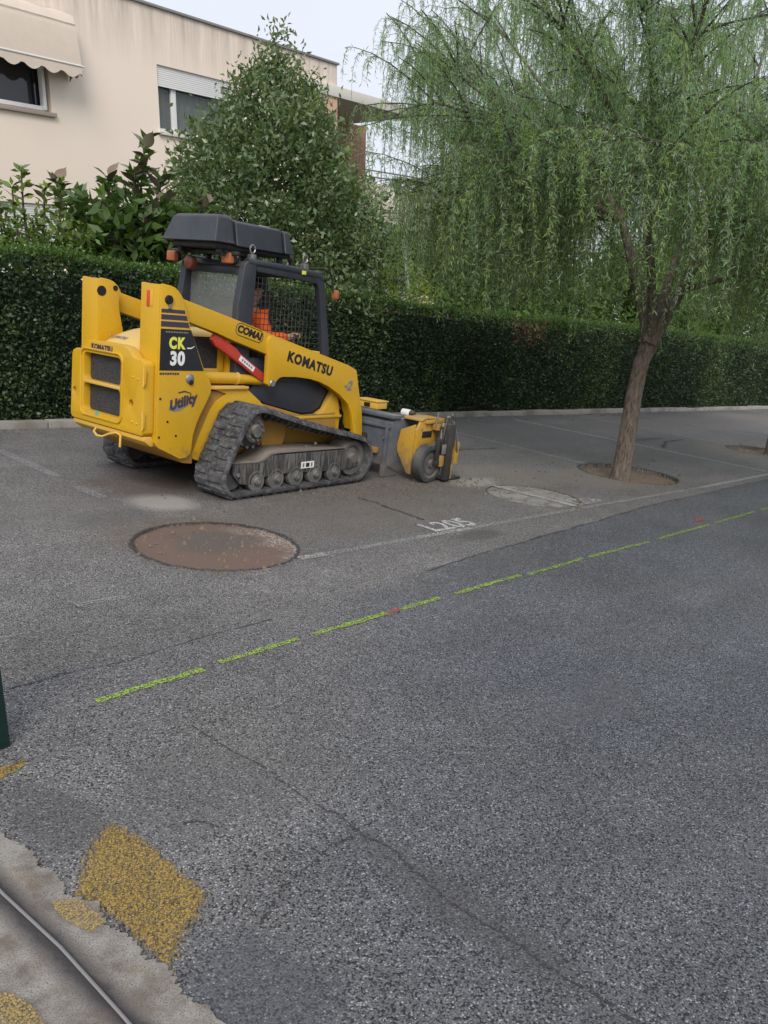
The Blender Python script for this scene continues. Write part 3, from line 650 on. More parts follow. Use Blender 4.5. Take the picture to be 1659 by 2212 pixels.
# chassis between the tracks
chs = prismo('chassis', YELM, LD, [(-.44, .44), (-.22, .285), (1.55, .26), (1.66, .34), (1.62, .62), (1.20, .60), (.60, .74), (.44, .845), (-.10, .845)], .405, WT - .405, 'y', .01)
prismo('rear_belly', YELM, LD, [(-.515, .43), (-.23, .27), (-.13, .255), (-.13, .40), (-.50, .455)], .36, WT - .36, 'y', .008)
# inner wheel arch panel
prismo('side_fender', YEL, LD, [(-.13, .30), (.05, .69), (.11, .76), (.22, .82), (.07, .862), (.44, .862), (.60, .752), (.70, .66), (.70, .56), (.28, .50), (.0, .25)], .385, .402, 'y', .003)
bxo('fender_ledge', YELD, LD, .02, .44, .36, .50, .862, .885, .005)
# yellow final drive housing seen through the track triangle
latheo('drive_housing', YELM, LD, [(.02, .30), (.15, .30), (.165, .33), (.165, .42), (.02, .42)], (.70, 0, .47), 'y', 20)
for k in range(6): bxo('hose_clamp', STEEL, LD, .62 + k * .075, .645 + k * .075, .33, .36, .625 - k * .028, .65 - k * .028, .004)
# lower cab side: dark plate framed by the yellow front bracket
prismo('lower_side_plate', DARK, LD, [(.42, .80), (.62, .735), (1.16, .605), (1.36, .605), (1.47, .66), (1.57, .83), (1.54, 1.05), (.36, 1.06), (.36, .90)], .47, .50, 'y', .006)
prismo('step_panel', CABM, LD, [(.50, .80), (.75, .715), (1.18, .622), (1.34, .622), (1.43, .672), (1.52, .82), (1.42, .90), (.60, .92)], .455, .471, 'y', .01)
prismo('front_bracket', YEL, LD, [(1.10, .585), (1.36, .597), (1.47, .65), (1.575, .83), (1.63, .84), (1.70, .60), (1.70, .44), (1.62, .43), (1.575, .52), (1.52, .545), (1.05, .555)], .42, .56, 'y', .006)
bxo('front_bracket_lip', YEL, LD, 1.06, 1.70, .395, .425, .575, .60, .005)
prismo('front_bracket', YEL, LD, [(1.10, .585), (1.36, .597), (1.47, .65), (1.575, .83), (1.63, .84), (1.70, .60), (1.70, .44), (1.62, .43), (1.575, .52), (1.52, .545), (1.05, .555)], WT - .56, WT - .42, 'y', .006)
bxo('front_crossbeam', BLK, LD, 1.60, 1.72, .56, WT - .56, .42, .66, .01)
for yy in (.46, .62): tubeo('hydraulic_hose', BLK, LD, [(1.60, yy, .80), (1.70, yy - .02, .76), (1.78, yy, .64), (1.80, yy + .02, .50), (1.92, yy + .02, .40)], .017, 8)
tubeo('bucket_cylinder', STEEL, LD, [(1.58, .52, .80), (1.90, .50, .42)], .032, 12)

# towers (the arm uprights)
TW = [(-.52, .44), (-.52, 1.652), (-.50, 1.656), (-.44, 1.650), (-.393, 1.637), (-.352, 1.606), (-.31, 1.556), (-.285, 1.49), (-.252, 1.387), (-.214, 1.298), (-.08, 1.015), (-.02, .935), (-.004, .90), (-.004, .844), (-.047, .761), (-.101, .666), (-.134, .596), (-.165, .50), (-.176, .40), (-.185, .354), (-.221, .321), (-.288, .316), (-.496, .416)]
TI = [(-.52, .95), (-.52, 1.652), (-.50, 1.656), (-.44, 1.650), (-.393, 1.637), (-.352, 1.606), (-.32, 1.556), (-.34, 1.48), (-.335, 1.42), (-.30, 1.27), (-.23, .95)]
def cyl_hole(parent, x, y, z, r, sg, mat=DARK):
    latheo('pin_bore', mat, parent, [(r * .3, y - sg * .0035), (r, y - sg * .0035), (r, y + sg * .004)], (x, 0, z), 'y', 16)
def tower(ya, yb, near):
    t = prismo('arm_tower', YEL, LD, TW, *((ya, ya + .016) if near else (yb - .016, yb)), 'y', .004)
    yi = (yb - .016, yb) if near else (ya, ya + .016)
    prismo('inner_plate', YEL, t, TI, *yi, 'y', .004)
    bxo('rear_plate', YEL, t, -.5215, -.50, ya + .0165 if near else ya + .0165, yb - .0165, .45, 1.650, .004)
    prismo('tower_core', YEL, t, [(-.49, .47), (-.30, .36), (-.22, .36), (-.16, .60), (-.05, .85), (-.06, .92), (-.12, .98), (-.49, 1.02)], ya + .02, yb - .02, 'y', .004)
    bxo('top_cap', YEL, t, -.50, -.40, ya + .0165, yb - .0165, 1.625, 1.644, .004)
    return t
TN = tower(.32, .57, True); TF = tower(WT - .57, WT - .32, False)
# pins and bolts
bm = BM(); lathe(bm, [(.02, .300), (.030, .300), (.034, .306), (.034, .325)], (-.452, 0, 1.545), 'y', 14); bobj('pivot_pin', bm, DARK, TN)
bxo('pin_keeper', STEEL, TN, -.452, -.430, .306, .319, 1.478, 1.525, .003)
for x_, z_ in ((-.495, .80), (-.495, .50), (-.335, .505), (-.42, .62)): latheo('tower_bolt', DARK, TN, [(.002, .315), (.009, .3155), (.010, .322)], (x_, 0, z_), 'y', 8)
latheo('lower_pin', STEEL, TN, [(.012, .306), (.03, .308), (.04, .316), (.042, .325)], (-.223, 0, .955), 'y', 16); latheo('pin_bore', DARK, TN, [(.004, .303), (.02, .3035), (.022, .312)], (-.215, 0, .928), 'y', 12)
cyl_hole(TF, -.50, WT - .57, 1.555, .040, 1); cyl_hole(TF, -.375, WT - .57, 1.585, .022, 1)
bxo('side_marker', DEC_R, TN, -.5265, -.5225, .455, .49, 1.48, 1.60, .002); bxo('marker_bracket', YELD, TN, -.526, -.5225, .415, .45, 1.485, 1.595, .002)
# decals on the near tower
def decal(name, poly, mat, parent, y=.3178): return mobj(name, [(a, y, b) for a, b in poly], [list(range(len(poly)))], mat, parent)
for (z0, z1, xl0, xl1) in ((1.449, 1.476, -.30, -.292), (1.399, 1.436, -.280, -.268), (1.346, 1.386, -.262, -.246)):
    decal('stripe_decal', [(-.513, z0), (xl1, z0), (xl0, z1), (-.513, z1)], DEC_P, TN)
dd = decal('model_decal', [(-.513, 1.017), (-.090, 1.017), (-.232, 1.330), (-.513, 1.330)], DEC_K, TN)
text('model_letters', 'CK', DEC_Y, TN, side_mtx(-.362, .3165, 1.222), .115, .006, sx=.84, space=1.2); text('model_number', '30', DEC_W, TN, side_mtx(-.352, .3165, 1.105), .142, .006, sx=.92, space=1.1)
for k in range(9): decal('decal_small_print', [(-.47 + k * .024, 1.303), (-.452 + k * .024, 1.303), (-.452 + k * .024, 1.313 + .003 * (k % 2)), (-.47 + k * .024, 1.313)], DEC_G, TN, .3165)
decal('swoosh_mark', [(-.265, 1.196), (-.225, 1.196), (-.192, 1.212), (-.20, 1.200), (-.225, 1.187), (-.262, 1.187)], DEC_W, TN, .3165)
for k in range(8): decal('decal_small_print', [(-.51 + k * .023, .985 + .002 * (k % 3)), (-.492 + k * .023, .985), (-.492 + k * .023, 1.002), (-.51 + k * .023, 1.0)], DEC_P, TN, .3172)
decal('emblem_swoosh', [(-.415, .715), (-.37, .700), (-.31, .705), (-.25, .735), (-.24, .755), (-.30, .745), (-.40, .75)], DEC_G, TN, .3172)
text('emblem_word', 'Utility', DEC_P, TN, side_mtx(-.285, .3160, .772, math.radians(14)), .105, .005, shear=.28, sx=.92, space=1.08)
decal('emblem_arc', [(-.33, .85), (-.27, .862), (-.21, .845), (-.20, .825), (-.225, .842), (-.27, .85), (-.325, .84)], DEC_P, TN, .3172)
# engine door at the rear
outer = [(1.376, .545), (1.365, .515), (1.336, .506), (.376, .506), (.352, .53), (.352, .583), (.362, 1.05), (.378, 1.074), (.42, 1.085), (.485, 1.088), (.515, 1.098), (.55, 1.128), (.58, 1.150), (.62, 1.163), (.68, 1.168), (.90, 1.168), (1.08, 1.165), (1.14, 1.155), (1.17, 1.137), (1.195, 1.105), (1.215, 1.088), (1.30, 1.082), (1.345, 1.066), (1.362, 1.03)]
grl = [rrect(.672, 1.186, .846, 1.064, .040), rrect(.672, 1.186, .596, .818, .040)]
door = plate_holes('engine_door', YEL, LD, outer, grl + [circ(1.322, .737, .026, 14), circ(.526, .737, .030, 14)], -.615, -.525, 'x', .014)
for k, (z0, z1) in enumerate(((.85, 1.06), (.60, .815))):
    g = mobj('radiator_grille', [(-.555, 1.18, z0), (-.555, .68, z0), (-.555, .68, z1), (-.555, 1.18, z1)], [(0, 1, 2, 3)], 'radiator_mesh', door)
for x_ in ((1.322, .737, .030), (.526, .737, .034)): latheo('tie_down_hole', DARK, door, [(.002, -.545), (x_[2], -.544), (x_[2], -.53)], (0, x_[0], x_[1]), 'x', 14)
frame_pts = rrect(.640, 1.222, .560, 1.094, .06, 6)
tubeo('door_rib', YEL, door, [(-.617, a, b) for a, b in frame_pts + frame_pts[:1]], .011, 6, smooth=60)
bxo('grille_divider', YELD, door, -.620, -.595, .672, 1.186, .819, .845, .008)
for z_ in (.905, .57):
    h_ = bxo('door_hinge', YEL, door, -.628, -.612, .335, .375, z_, z_ + .12, .006); tubeo('hinge_pin', YELD, h_, [(-.632, .345, z_ - .012), (-.632, .345, z_ + .132)], .009, 8)
for a, b in ((.50, .945), (.44, .935), (.50, .60), (.44, .592)): latheo('door_bolt', YELD, door, [(.002, -.624), (.007, -.622), (.009, -.614)], (0, a, b), 'x', 8)
text('door_lettering', 'KOMATSU', DEC_P, door, rear_mtx(-.6165, .93, 1.118), .058, .003, sx=1.0, space=1.12)
bxo('tape_mark', TEAL, door, -.6172, -.6152, .965, 1.005, .548, .606, .0005)
prismo('rear_bumper', YELD, LD, [(-.600, .500), (-.53, .500), (-.50, .425), (-.535, .418), (-.60, .465)], .36, WT - .345, 'y', .01)
tubeo('tow_hook', YELD, LD, [(-.58, 1.03, .475), (-.63, 1.0, .44), (-.645, .93, .418), (-.645, .85, .425), (-.635, .77, .46), (-.63, .68, .482), (-.62, .64, .47), (-.62, .645, .375)], .010, 8, smooth=60)
# hood
hp = [(-.535, 1.155), (-.50, 1.185), (-.44, 1.222), (-.36, 1.258), (-.25, 1.290), (-.10, 1.312), (.12, 1.325), (.36, 1.325)]
yl_ = [(.575, -.14), (.60, -.055), (.65, -.018), (.75, 0), (.95, 0), (1.05, -.018), (1.10, -.055), (1.125, -.14)]
bm = BM(); G = [[bm.verts.new((a, y_, b + dz)) for y_, dz in yl_] for a, b in hp]
for r0, r1 in zip(G, G[1:]):
    for k in range(len(yl_) - 1): bm.faces.new((r0[k], r0[k + 1], r1[k + 1], r1[k]))
lowL = [bm.verts.new((a, .575, .90)) for a, b in hp]; lowR = [bm.verts.new((a, 1.125, .90)) for a, b in hp]
for i in range(len(hp) - 1): bm.faces.new((lowL[i], G[i][0], G[i + 1][0], lowL[i + 1])); bm.faces.new((lowR[i], lowR[i + 1], G[i + 1][-1], G[i][-1]))
bm.faces.new([lowL[0]] + [v for v in G[0]][::1] + [lowR[0]])
hood = bobj('engine_hood', bm, YELD, LD, smooth=50)
bxo('hood_latch', DARK, hood, -.33, -.25, .72, .75, 1.268, 1.294, .004)
text('hood_lettering', 'KOMATSU', DEC_G, hood, Matrix.Translation((-.47, .93, 1.2085)) @ Matrix.Rotation(math.radians(-31), 4, 'Y') @ Matrix.Rotation(-math.pi / 2, 4, 'Z'), .05, .0)
# side of the engine bay between tower and cab
bxo('side_vent', 'radiator_mesh', LD, -.20, .24, .560, .574, 1.015, 1.27, .002)
bxo('vent_frame', YELD, LD, -.25, .28, .550, .600, .985, 1.012, .004); bxo('vent_frame', YEL, LD, .243, .30, .545, .60, .99, 1.30, .004)
bxo('bay_post', YEL, LD, .31, .375, .50, .60, .93, 1.32, .006)
prismo('bay_floor', YEL, LD, [(-.05, .86), (.44, .87), (.44, .93), (-.05, .93)], .52, WT - .52, 'y', .004)
# lift cylinders and safety strut
for near in (True, False):
    yy = .445 if near else WT - .445
    cy = tubeo('lift_cylinder', YEL, LD, [(-.06, yy, .955), (.34, yy, .945), (.36, yy, .945)], .049, 16)
    tubeo('cylinder_gland', YELD, cy, [(.345, yy, .945), (.37, yy, .945)], .055, 16); tubeo('cylinder_barrel', YEL, cy, [(.36, yy, .942), (.655, yy, .928)], .044, 16)
    latheo('cylinder_eye', STEEL, cy, [(.012, yy - .10), (.036, yy - .10), (.040, yy - .09), (.040, yy + .02)], (.665, 0, .923), 'y', 16)
st = prismo('safety_strut', RED, LD, [(.035, 1.262), (.060, 1.305), (.12, 1.288), (.30, 1.20), (.335, 1.165), (.64, .985), (.655, .955), (.63, .925), (.585, .935), (.30, 1.095), (.24, 1.13), (.07, 1.215)], .385, .425, 'y', .006)
a0, a1 = Vector((.335, 0, 1.125)), Vector((.505, 0, 1.025)); nn = Vector((.30, 0, .52)).normalized() * .022
mobj('strut_label', [(a0 + nn + Vector((0, .3835, 0))), (a0 - nn + Vector((0, .3835, 0))), (a1 - nn + Vector((0, .3835, 0))), (a1 + nn + Vector((0, .3835, 0)))], [(0, 1, 2, 3)], DEC_W, st)
for k in range(5):
    c = a0.lerp(a1, .2 + .15 * k); e = (a1 - a0).normalized() * .009; q = nn * .4
    mobj('label_print', [c - e + q + Vector((0, .382, 0)), c - e - q + Vector((0, .382, 0)), c + e - q + Vector((0, .382, 0)), c + e + q + Vector((0, .382, 0))], [(0, 1, 2, 3)], DEC_G, st)
# lift arms
AR = [(-.40, 1.575), (-.30, 1.562), (.053, 1.481), (.424, 1.393), (.70, 1.322), (.70, 1.14), (.61, 1.163), (.248, 1.259), (.046, 1.32), (-.229, 1.388), (-.40, 1.43)]
AF = [(.625, 1.322), (.700, 1.318), (1.214, 1.195), (1.664, 1.089), (1.765, 1.052), (1.79, 1.035), (1.80, 1.00), (1.851, .842), (1.927, .622), (1.955, .45), (1.964, .34), (1.835, .36), (1.825, .45), (1.776, .59), (1.74, .66), (1.693, .722), (1.565, .809), (1.40, .887), (1.27, .93), (1.145, .955), (.955, .972), (.80, .972), (.765, .965), (.735, .945), (.705, .910), (.675, .890), (.640, .890), (.612, .912), (.608, 1.16), (.592, 1.24), (.598, 1.29)]
for near in (True, False):
    y0, y1 = (.352, .47) if near else (WT - .47, WT - .352)
    arm = prismo('lift_arm', YEL, LD, AR, y0, y1, 'y', .008)
    y0, y1 = (.326, .375) if near else (WT - .375, WT - .326)
    prismo('front_plate', YEL, arm, AF, y0, y1, 'y', .007)
    y0, y1 = (.376, .48) if near else (WT - .48, WT - .376)
    prismo('arm_boxing', YEL, arm, [(.70, 1.31), (1.21, 1.188), (1.66, 1.082), (1.78, 1.03), (1.84, .84), (1.915, .62), (1.90, .45), (1.84, .45), (1.79, .60), (1.70, .74), (1.56, .83), (1.39, .905), (1.14, .972), (.95, .99), (.70, 1.0)], y0, y1, 'y', .006)
    if near:
        text('arm_lettering', 'KOMATSU', DEC_K, arm, side_mtx(1.135, .3245, 1.088, math.radians(-12.6)), .118, .006, sx=1.0, space=1.16)
        text('arm_number', '-2', DEC_G, arm, side_mtx(1.675, .3245, .893, math.radians(-8)), .125, .006, shear=.25)
        text('badge_lettering', 'COMAI', DEC_K, arm, side_mtx(.40, .3505, 1.335, math.radians(-13.5)), .082, .004, sx=1.05, shear=.1)
        ov = rrect(-.155, .155, -.050, .050, .048, 8); mt = side_mtx(.40, .3505, 1.335, math.radians(-13.5)); b = BM(); tube(b, [mt @ Vector((p, q, 0)) for p, q in ov + ov[:1]], .0028, 5); bobj('badge_outline', b, DEC_K, arm)
        bxo('arm_stop', YELD, arm, 1.19, 1.26, .34, .46, 1.178, 1.206, .004)
        latheo('arm_pin', STEEL, arm, [(.008, .312), (.026, .312), (.032, .320), (.032, .33)], (.672, 0, .918), 'y', 14)
tubeo('arm_cross_tube', YEL, LD, [(-.33, .47, 1.50), (-.33, WT - .47, 1.50)], .035, 14) if False else None
bxo('quick_coupler', BLK, LD, 1.93, 2.02, .42, WT - .42, .18, .62, .012)
for yy in (.40, .52, WT - .52, WT - .40): bxo('coupler_ear', YELM, LD, 1.86, 1.985, yy - .015, yy + .015, .24, .46, .01)

# cab
Y0, Y1 = .43, WT - .43
cab = bxo('cab_floor', CABM, LD, .37, 1.50, Y0 + .02, Y1 - .02, .90, .96, .006)
def post(name, prof, y0, y1, bevel=.014): return prismo(name, CABM, LD, prof, y0, y1, 'y', bevel, seg=3)
RP = [(.335, .93), (.325, 1.55), (.375, 1.88), (.405, 1.912), (.47, 1.922), (.51, 1.90), (.505, 1.62), (.475, .93)]
FP = [(1.20, 1.885), (1.325, 1.868), (1.36, 1.80), (1.48, 1.26), (1.52, .93), (1.42, .93), (1.39, 1.25), (1.285, 1.76), (1.25, 1.815)]
for y0, y1 in ((Y0, Y0 + .075), (Y1 - .075, Y1)):
    post('cab_rear_pillar', RP, y0, y1); post('cab_front_pillar', FP, y0 + .004, y1 - .004)
    prismo('cab_side_header', CABM, LD, [(.50, 1.905), (.52, 1.838), (.90, 1.825), (1.30, 1.80), (1.30, 1.872), (1.15, 1.885), (.80, 1.895)], y0 + .008, y1 - .008, 'y', .008)
    prismo('cab_side_sill', CABM, LD, [(.47, .94), (1.46, .94), (1.45, 1.12), (.48, 1.12)], y0 + .01, y1 - .02, 'y', .006)
for yy in (Y0 + .03, Y1 - .03): tubeo('roof_rail', CABM, LD, [(.42, yy, 1.905), (.60, yy, 1.905), (1.0, yy, 1.893), (1.28, yy, 1.872), (1.33, yy, 1.845)], .034, 12, smooth=60)
prismo('cab_roof', CABM, LD, [(.37, 1.865), (1.30, 1.83), (1.33, 1.86), (1.25, 1.885), (.80, 1.90), (.40, 1.91)], Y0 + .07, Y1 - .07, 'y', .008)
bxo('cab_rear_header', CABM, LD, .40, .47, Y0 + .07, Y1 - .07, 1.80, 1.868, .008); bxo('cab_rear_panel', CABM, LD, .39, .46, Y0 + .07, Y1 - .07, .95, 1.30, .008)
mobj('rear_window', [(.43, Y0 + .07, 1.30), (.43, Y1 - .07, 1.30), (.43, Y1 - .07, 1.80), (.43, Y0 + .07, 1.80)], [(0, 1, 2, 3)], 'cab_glass', LD)
for yy in (Y0 + .045, Y1 - .045):
    b = BM()
    for k in range(16):
        x_ = .525 + k * .048; zt = 1.83 - .03 * (x_ - .5); xr = x_
        if x_ < 1.40: tube(b, [(x_, yy, 1.10), (x_, yy, min(zt, 1.80 if x_ < 1.27 else 1.80 - (x_ - 1.27) * 4.2))], .0035, 5)
    for k in range(15):
        z_ = 1.12 + k * .048; tube(b, [(.505, yy + .004, z_), (1.40 - max(0, (z_ - 1.25)) * .22, yy + .004, z_)], .0035, 5)
    bobj('window_mesh_guard', b, BLK, LD)
# seat and controls
prismo('seat', BLK, LD, [(.56, 1.0), (.98, 1.0), (1.0, 1.10), (.72, 1.13), (.66, 1.42), (.60, 1.60), (.54, 1.60), (.55, 1.30), (.56, 1.10)], .66, 1.04, 'y', .03, seg=3)
for yy in (.55, 1.15): tubeo('control_lever', BLK, LD, [(1.12, yy, .96), (1.10, yy, 1.25), (1.14, yy, 1.33)], [.018, .014, .02], 8)
# roof unit
rb = BM()
def loft(bm, secs):
    R_ = [[bm.verts.new(p) for p in s] for s in secs]
    for a, b in zip(R_, R_[1:]):
        n = len(a)
        for k in range(n): bm.faces.new((a[k], a[(k + 1) % n], b[(k + 1) % n], b[k]))
    bm.faces.new(R_[0][::-1]); bm.faces.new(R_[-1])
def capsec(x0, x1, y0, y1, z): return [(x0, y0, z), (x1, y0, z), (x1, y1, z), (x0, y1, z)]
loft(rb, [capsec(.085, .305, .475, 1.20, 2.03), capsec(.10, .30, .49, 1.17, 2.06), capsec(.14, .295, .52, 1.10, 2.225), capsec(.165, .29, .545, 1.07, 2.248)])
ru = bobj('roof_unit', rb, CABM, LD, .012, seg=3)
rb = BM(); loft(rb, [capsec(.335, .85, .485, 1.17, 2.02), capsec(.335, .85, .50, 1.15, 2.06), capsec(.335, .85, .53, 1.10, 2.205), capsec(.345, .84, .56, 1.07, 2.222)]); bobj('unit_cover', rb, CABM, ru, .012, seg=3)
rb = BM(); loft(rb, [capsec(.30, .34, .51, 1.13, 2.03), capsec(.30, .34, .545, 1.08, 2.21)]); bobj('unit_seam', rb, DARK, ru)
rb = BM(); loft(rb, [capsec(.885, 1.0, .485, 1.17, 2.02), capsec(.885, .985, .50, 1.15, 2.06), capsec(.885, .95, .53, 1.10, 2.20), capsec(.885, .94, .56, 1.07, 2.212)]); bobj('unit_end_cap', rb, CABM, ru, .012, seg=3)
rb = BM(); loft(rb, [capsec(.85, .885, .51, 1.13, 2.03), capsec(.85, .885, .545, 1.08, 2.19)]); bobj('unit_seam', rb, DARK, ru)
bxo('unit_base', BLK, ru, .16, .99, .54, 1.12, 1.985, 2.03, .006); bxo('unit_vent_plate', WHT, ru, .66, .78, .60, .72, 2.221, 2.228, .002)
for x_, z_ in ((.155, 2.215), (.125, 2.045)): latheo('unit_bolt', STEEL, ru, [(.004, .482 + (z_ - 2.03) * .2), (.012, .484 + (z_ - 2.03) * .2), (.014, .50 + (z_ - 2.03) * .2)], (x_ + .12, 0, z_), 'y', 8)
for x_ in (.25, .52, .90, 1.05):
    for yy in (.58, 1.08): bxo('roof_bracket', BLK, LD, x_ - .02, x_ + .02, yy - .02, yy + .02, 1.86 if x_ > .45 else 1.93, 1.99, .004)
bxo('roof_cross_bar', BLK, LD, .20, .55, .56, .60, 1.95, 1.985, .004); bxo('roof_cross_bar', BLK, LD, .20, .55, 1.06, 1.10, 1.95, 1.985, .004); bxo('lamp_bar', BLK, LD, .30, .34, .46, 1.36, 1.945, 1.975, .005)
for (x_, z_) in ((.50, 1.93), (1.13, 1.92)):
    e = bxo('lifting_eye', STEEL, LD, x_ - .03, x_ + .03, .465, .52, z_ - .01, z_ + .045, .008)
    ring = [(x_ + .012 * k_ + .028 * math.cos(a), .49, z_ + .085 + .034 * math.sin(a)) for k_, a in [(0, 2 * math.pi * i / 12) for i in range(13)]]
    tubeo('eye_ring', STEEL, e, ring, .009, 6, smooth=60)
# lamps
for y_, z_ in ((1.315, 1.918), (.575, 1.928)):
    lp = bxo('rear_lamp', LAMPO, LD, .285, .335, y_ - .055, y_ + .055, z_ - .05, z_ + .035, .012, seg=3); bxo('lamp_housing', BLK, lp, .336, .37, y_ - .05, y_ + .05, z_ - .04, z_ + .03, .006)
wl = latheo('work_lamp', LAMPR, LD, [(.02, .28), (.055, .29), (.062, .305), (.056, .345), (.03, .36)], (0, 1.07, 1.868), 'x', 18); bxo('lamp_bracket', BLK, wl, .30, .34, 1.04, 1.06, 1.93, 1.975, .003)
tubeo('mirror_bracket', BLK, LD, [(1.16, .50, 1.925), (1.36, .49, 1.945), (1.46, .48, 1.925), (1.50, .48, 1.86), (1.52, .48, 1.75)], .009, 8, smooth=60)
bxo('front_lamp', LAMPO, LD, 1.53, 1.58, .45, .51, 1.69, 1.77, .012)
bxo('warning_tag', DEC_Y, LD, 1.04, 1.09, .424, .429, 1.868, 1.90, .001)
latheo('front_work_light', CABM, LD, [(.02, 1.33), (.045, 1.33), (.05, 1.35), (.05, 1.40), (.02, 1.41)], (0, .55, 1.87), 'x', 14)

# ================================================================ cold planer carried by the loader
PL = empty('cold_planer', 'grey and yellow asphalt milling attachment with a side wheel, carried on the loader arms', 'planer', (3.9125, 5.3077, 0), YAW)
hs = prismo('drum_housing', BLUG, PL, [(2.06, .12), (2.06, .56), (2.12, .60), (2.46, .60), (2.74, .48), (2.78, .10), (2.60, .06), (2.20, .06)], .03, 1.55, 'y', .012)
bxo('housing_top_rail', BLUG, hs, 2.03, 2.16, .0, 1.50, .602, .640, .008); bxo('housing_rib', BLUG, hs, 2.035, 2.057, .04, 1.5, .50, .53, .006)
for yy in (.06, .42): bxo('housing_gusset', BLUG, hs, 2.02, 2.056, yy, yy + .03, .13, .55, .006)
bxo('skid_shoe', BLUG, hs, 2.02, 2.70, .06, .11, .006, .14, .01)
bxo('yellow_slide', YELM, hs, 2.0, 2.05, .16, .36, .235, .295, .012)
latheo('housing_bolt', STEEL, hs, [(.004, 2.025), (.017, 2.03), (.02, 2.056)], (0, .10, .40), 'x', 8)
bxo('mounting_frame', BLK, hs, 2.0, 2.03, .32, .40, .10, .42, .006)
ep = prismo('side_shield', PLY, PL, [(2.20, .10), (2.17, .30), (2.17, .52), (2.22, .60), (2.30, .625), (2.64, .60), (2.66, .50), (2.63, .40), (2.52, .40), (2.45, .36), (2.38, .30), (2.33, .18), (2.31, .07), (2.25, .06)], -.20, -.172, 'y', .006)
prismo('shield_face', PLY, ep, [(-.171, .575), (.0, .50), (.03, .34), (.02, .27), (-.05, .17), (-.12, .075), (-.171, .07)], 2.165, 2.19, 'x', .006)
prismo('shield_top', PLY, ep, [(2.22, .605), (2.30, .628), (2.62, .606), (2.62, .625), (2.30, .648), (2.22, .625)], -.21, .02, 'y', .005)
bxo('shield_handle', PLY, ep, 2.28, 2.56, -.235, -.20, .585, .62, .01); bxo('adjuster_block', YELM, ep, 2.40, 2.60, -.29, -.21, .52, .585, .01); bxo('shield_slot', DARK, ep, 2.26, 2.42, -.2035, -.1995, .44, .505, .001)
wh = latheo('depth_wheel', 'wheel_rubber', PL, [(.04, -.225), (.10, -.225), (.14, -.215), (.18, -.22), (.193, -.235), (.196, -.26), (.196, -.30), (.19, -.325), (.165, -.335), (.14, -.333), (.125, -.318), (.04, -.318)], (2.29, 0, .197), 'y', 28)
latheo('wheel_hub', FRM, wh, [(.015, -.345), (.035, -.342), (.05, -.325), (.10, -.322), (.105, -.316)], (2.29, 0, .197), 'y', 16)
bxo('wheel_mast', BLK, PL, 2.44, 2.53, -.41, -.352, .03, .60, .012); bxo('mast_sleeve', BLK, PL, 2.43, 2.56, -.40, -.25, .36, .57, .012)
bxo('wheel_arm', BLK, PL, 2.28, 2.56, -.375, -.35, .185, .235, .01)
pc = tubeo('depth_cylinder', STEEL, PL, [(2.46, -.31, .60), (2.44, -.31, .34)], .026, 12); tubeo('cylinder_rod', STEEL, pc, [(2.44, -.31, .34), (2.42, -.31, .20)], .014, 10)
bxo('yellow_motor', YELM, PL, 2.36, 2.43, -.385, -.348, .17, .29, .015); bxo('wheel_fork', BLK, PL, 2.30, 2.36, -.372, -.349, .20, .46, .01)
bxo('side_plate', PLY, PL, 2.66, 2.74, -.345, -.255, .17, .40, .01); bxo('lower_plate', PLY, PL, 2.555, 2.63, -.36, -.285, .02, .17, .008); bxo('front_skid', BLK, PL, 2.50, 2.82, -.35, -.26, .004, .03, .006)
rnd = random.Random(4)
for k in range(5):
    z0 = .56 + .03 * rnd.random(); tubeo('hydraulic_hose', BLK, PL, [(2.52 + .02 * k, -.27 - .015 * k, z0), (2.50 + .03 * k, -.32, .64 + .03 * rnd.random()), (2.42 + .04 * k, -.36, .58), (2.38 + .05 * k, -.37, .40 + .05 * rnd.random()), (2.42 + .03 * k, -.33, .26)], .013, 8, smooth=60)
for k in range(3): tubeo('hose_fitting', STEEL, PL, [(2.50 + .03 * k, -.31, .60), (2.515 + .03 * k, -.315, .67)], .011, 6)
latheo('water_filter', WHT, PL, [(.02, .0), (.034, .003), (.037, .01), (.037, .10), (.02, .11)], (2.30, 0, .655), 'y', 14); latheo('filter_cap', BLK, PL, [(.015, -.05), (.030, -.045), (.034, -.001)], (2.30, 0, .655), 'y', 14)
wb = bxo('valve_box', YELD, PL, 2.47, 2.64, .58, .88, .602, .675, .01); bxo('valve_box_lid', YELD, wb, 2.46, 2.65, .57, .89, .675, .690, .006); bxo('box_opening', DARK, wb, 2.464, 2.4695, .68, .76, .615, .66, .001)
tubeo('supply_hose', BLK, PL, [(2.05, .55, .60), (1.98, .60, .80), (1.95, .75, .92), (2.05, .88, .78), (2.30, .92, .64)], .016, 8, smooth=60)
for k, (x_, z_) in enumerate(((2.22, .16), (2.21, .34), (2.24, .53), (2.40, .56), (2.52, .57))): latheo('shield_bolt', STEEL, ep, [(.003, -.209), (.010, -.208), (.012, -.199)], (x_, 0, z_), 'y', 6)
tubeo('lift_chain', STEEL, PL, [(2.55, -.36, .62), (2.60, -.38, .50), (2.64, -.38, .36), (2.70, -.35, .30)], .009, 6)
bxo('adjuster_plate', STEEL, PL, 2.36, 2.43, -.395, -.386, .30, .40, .003); tubeo('adjuster_screw', STEEL, PL, [(2.40, -.26, .55), (2.40, -.27, .70)], .010, 8); tubeo('adjuster_screw', STEEL, PL, [(2.62, -.30, .58), (2.60, -.31, .69)], .012, 8)

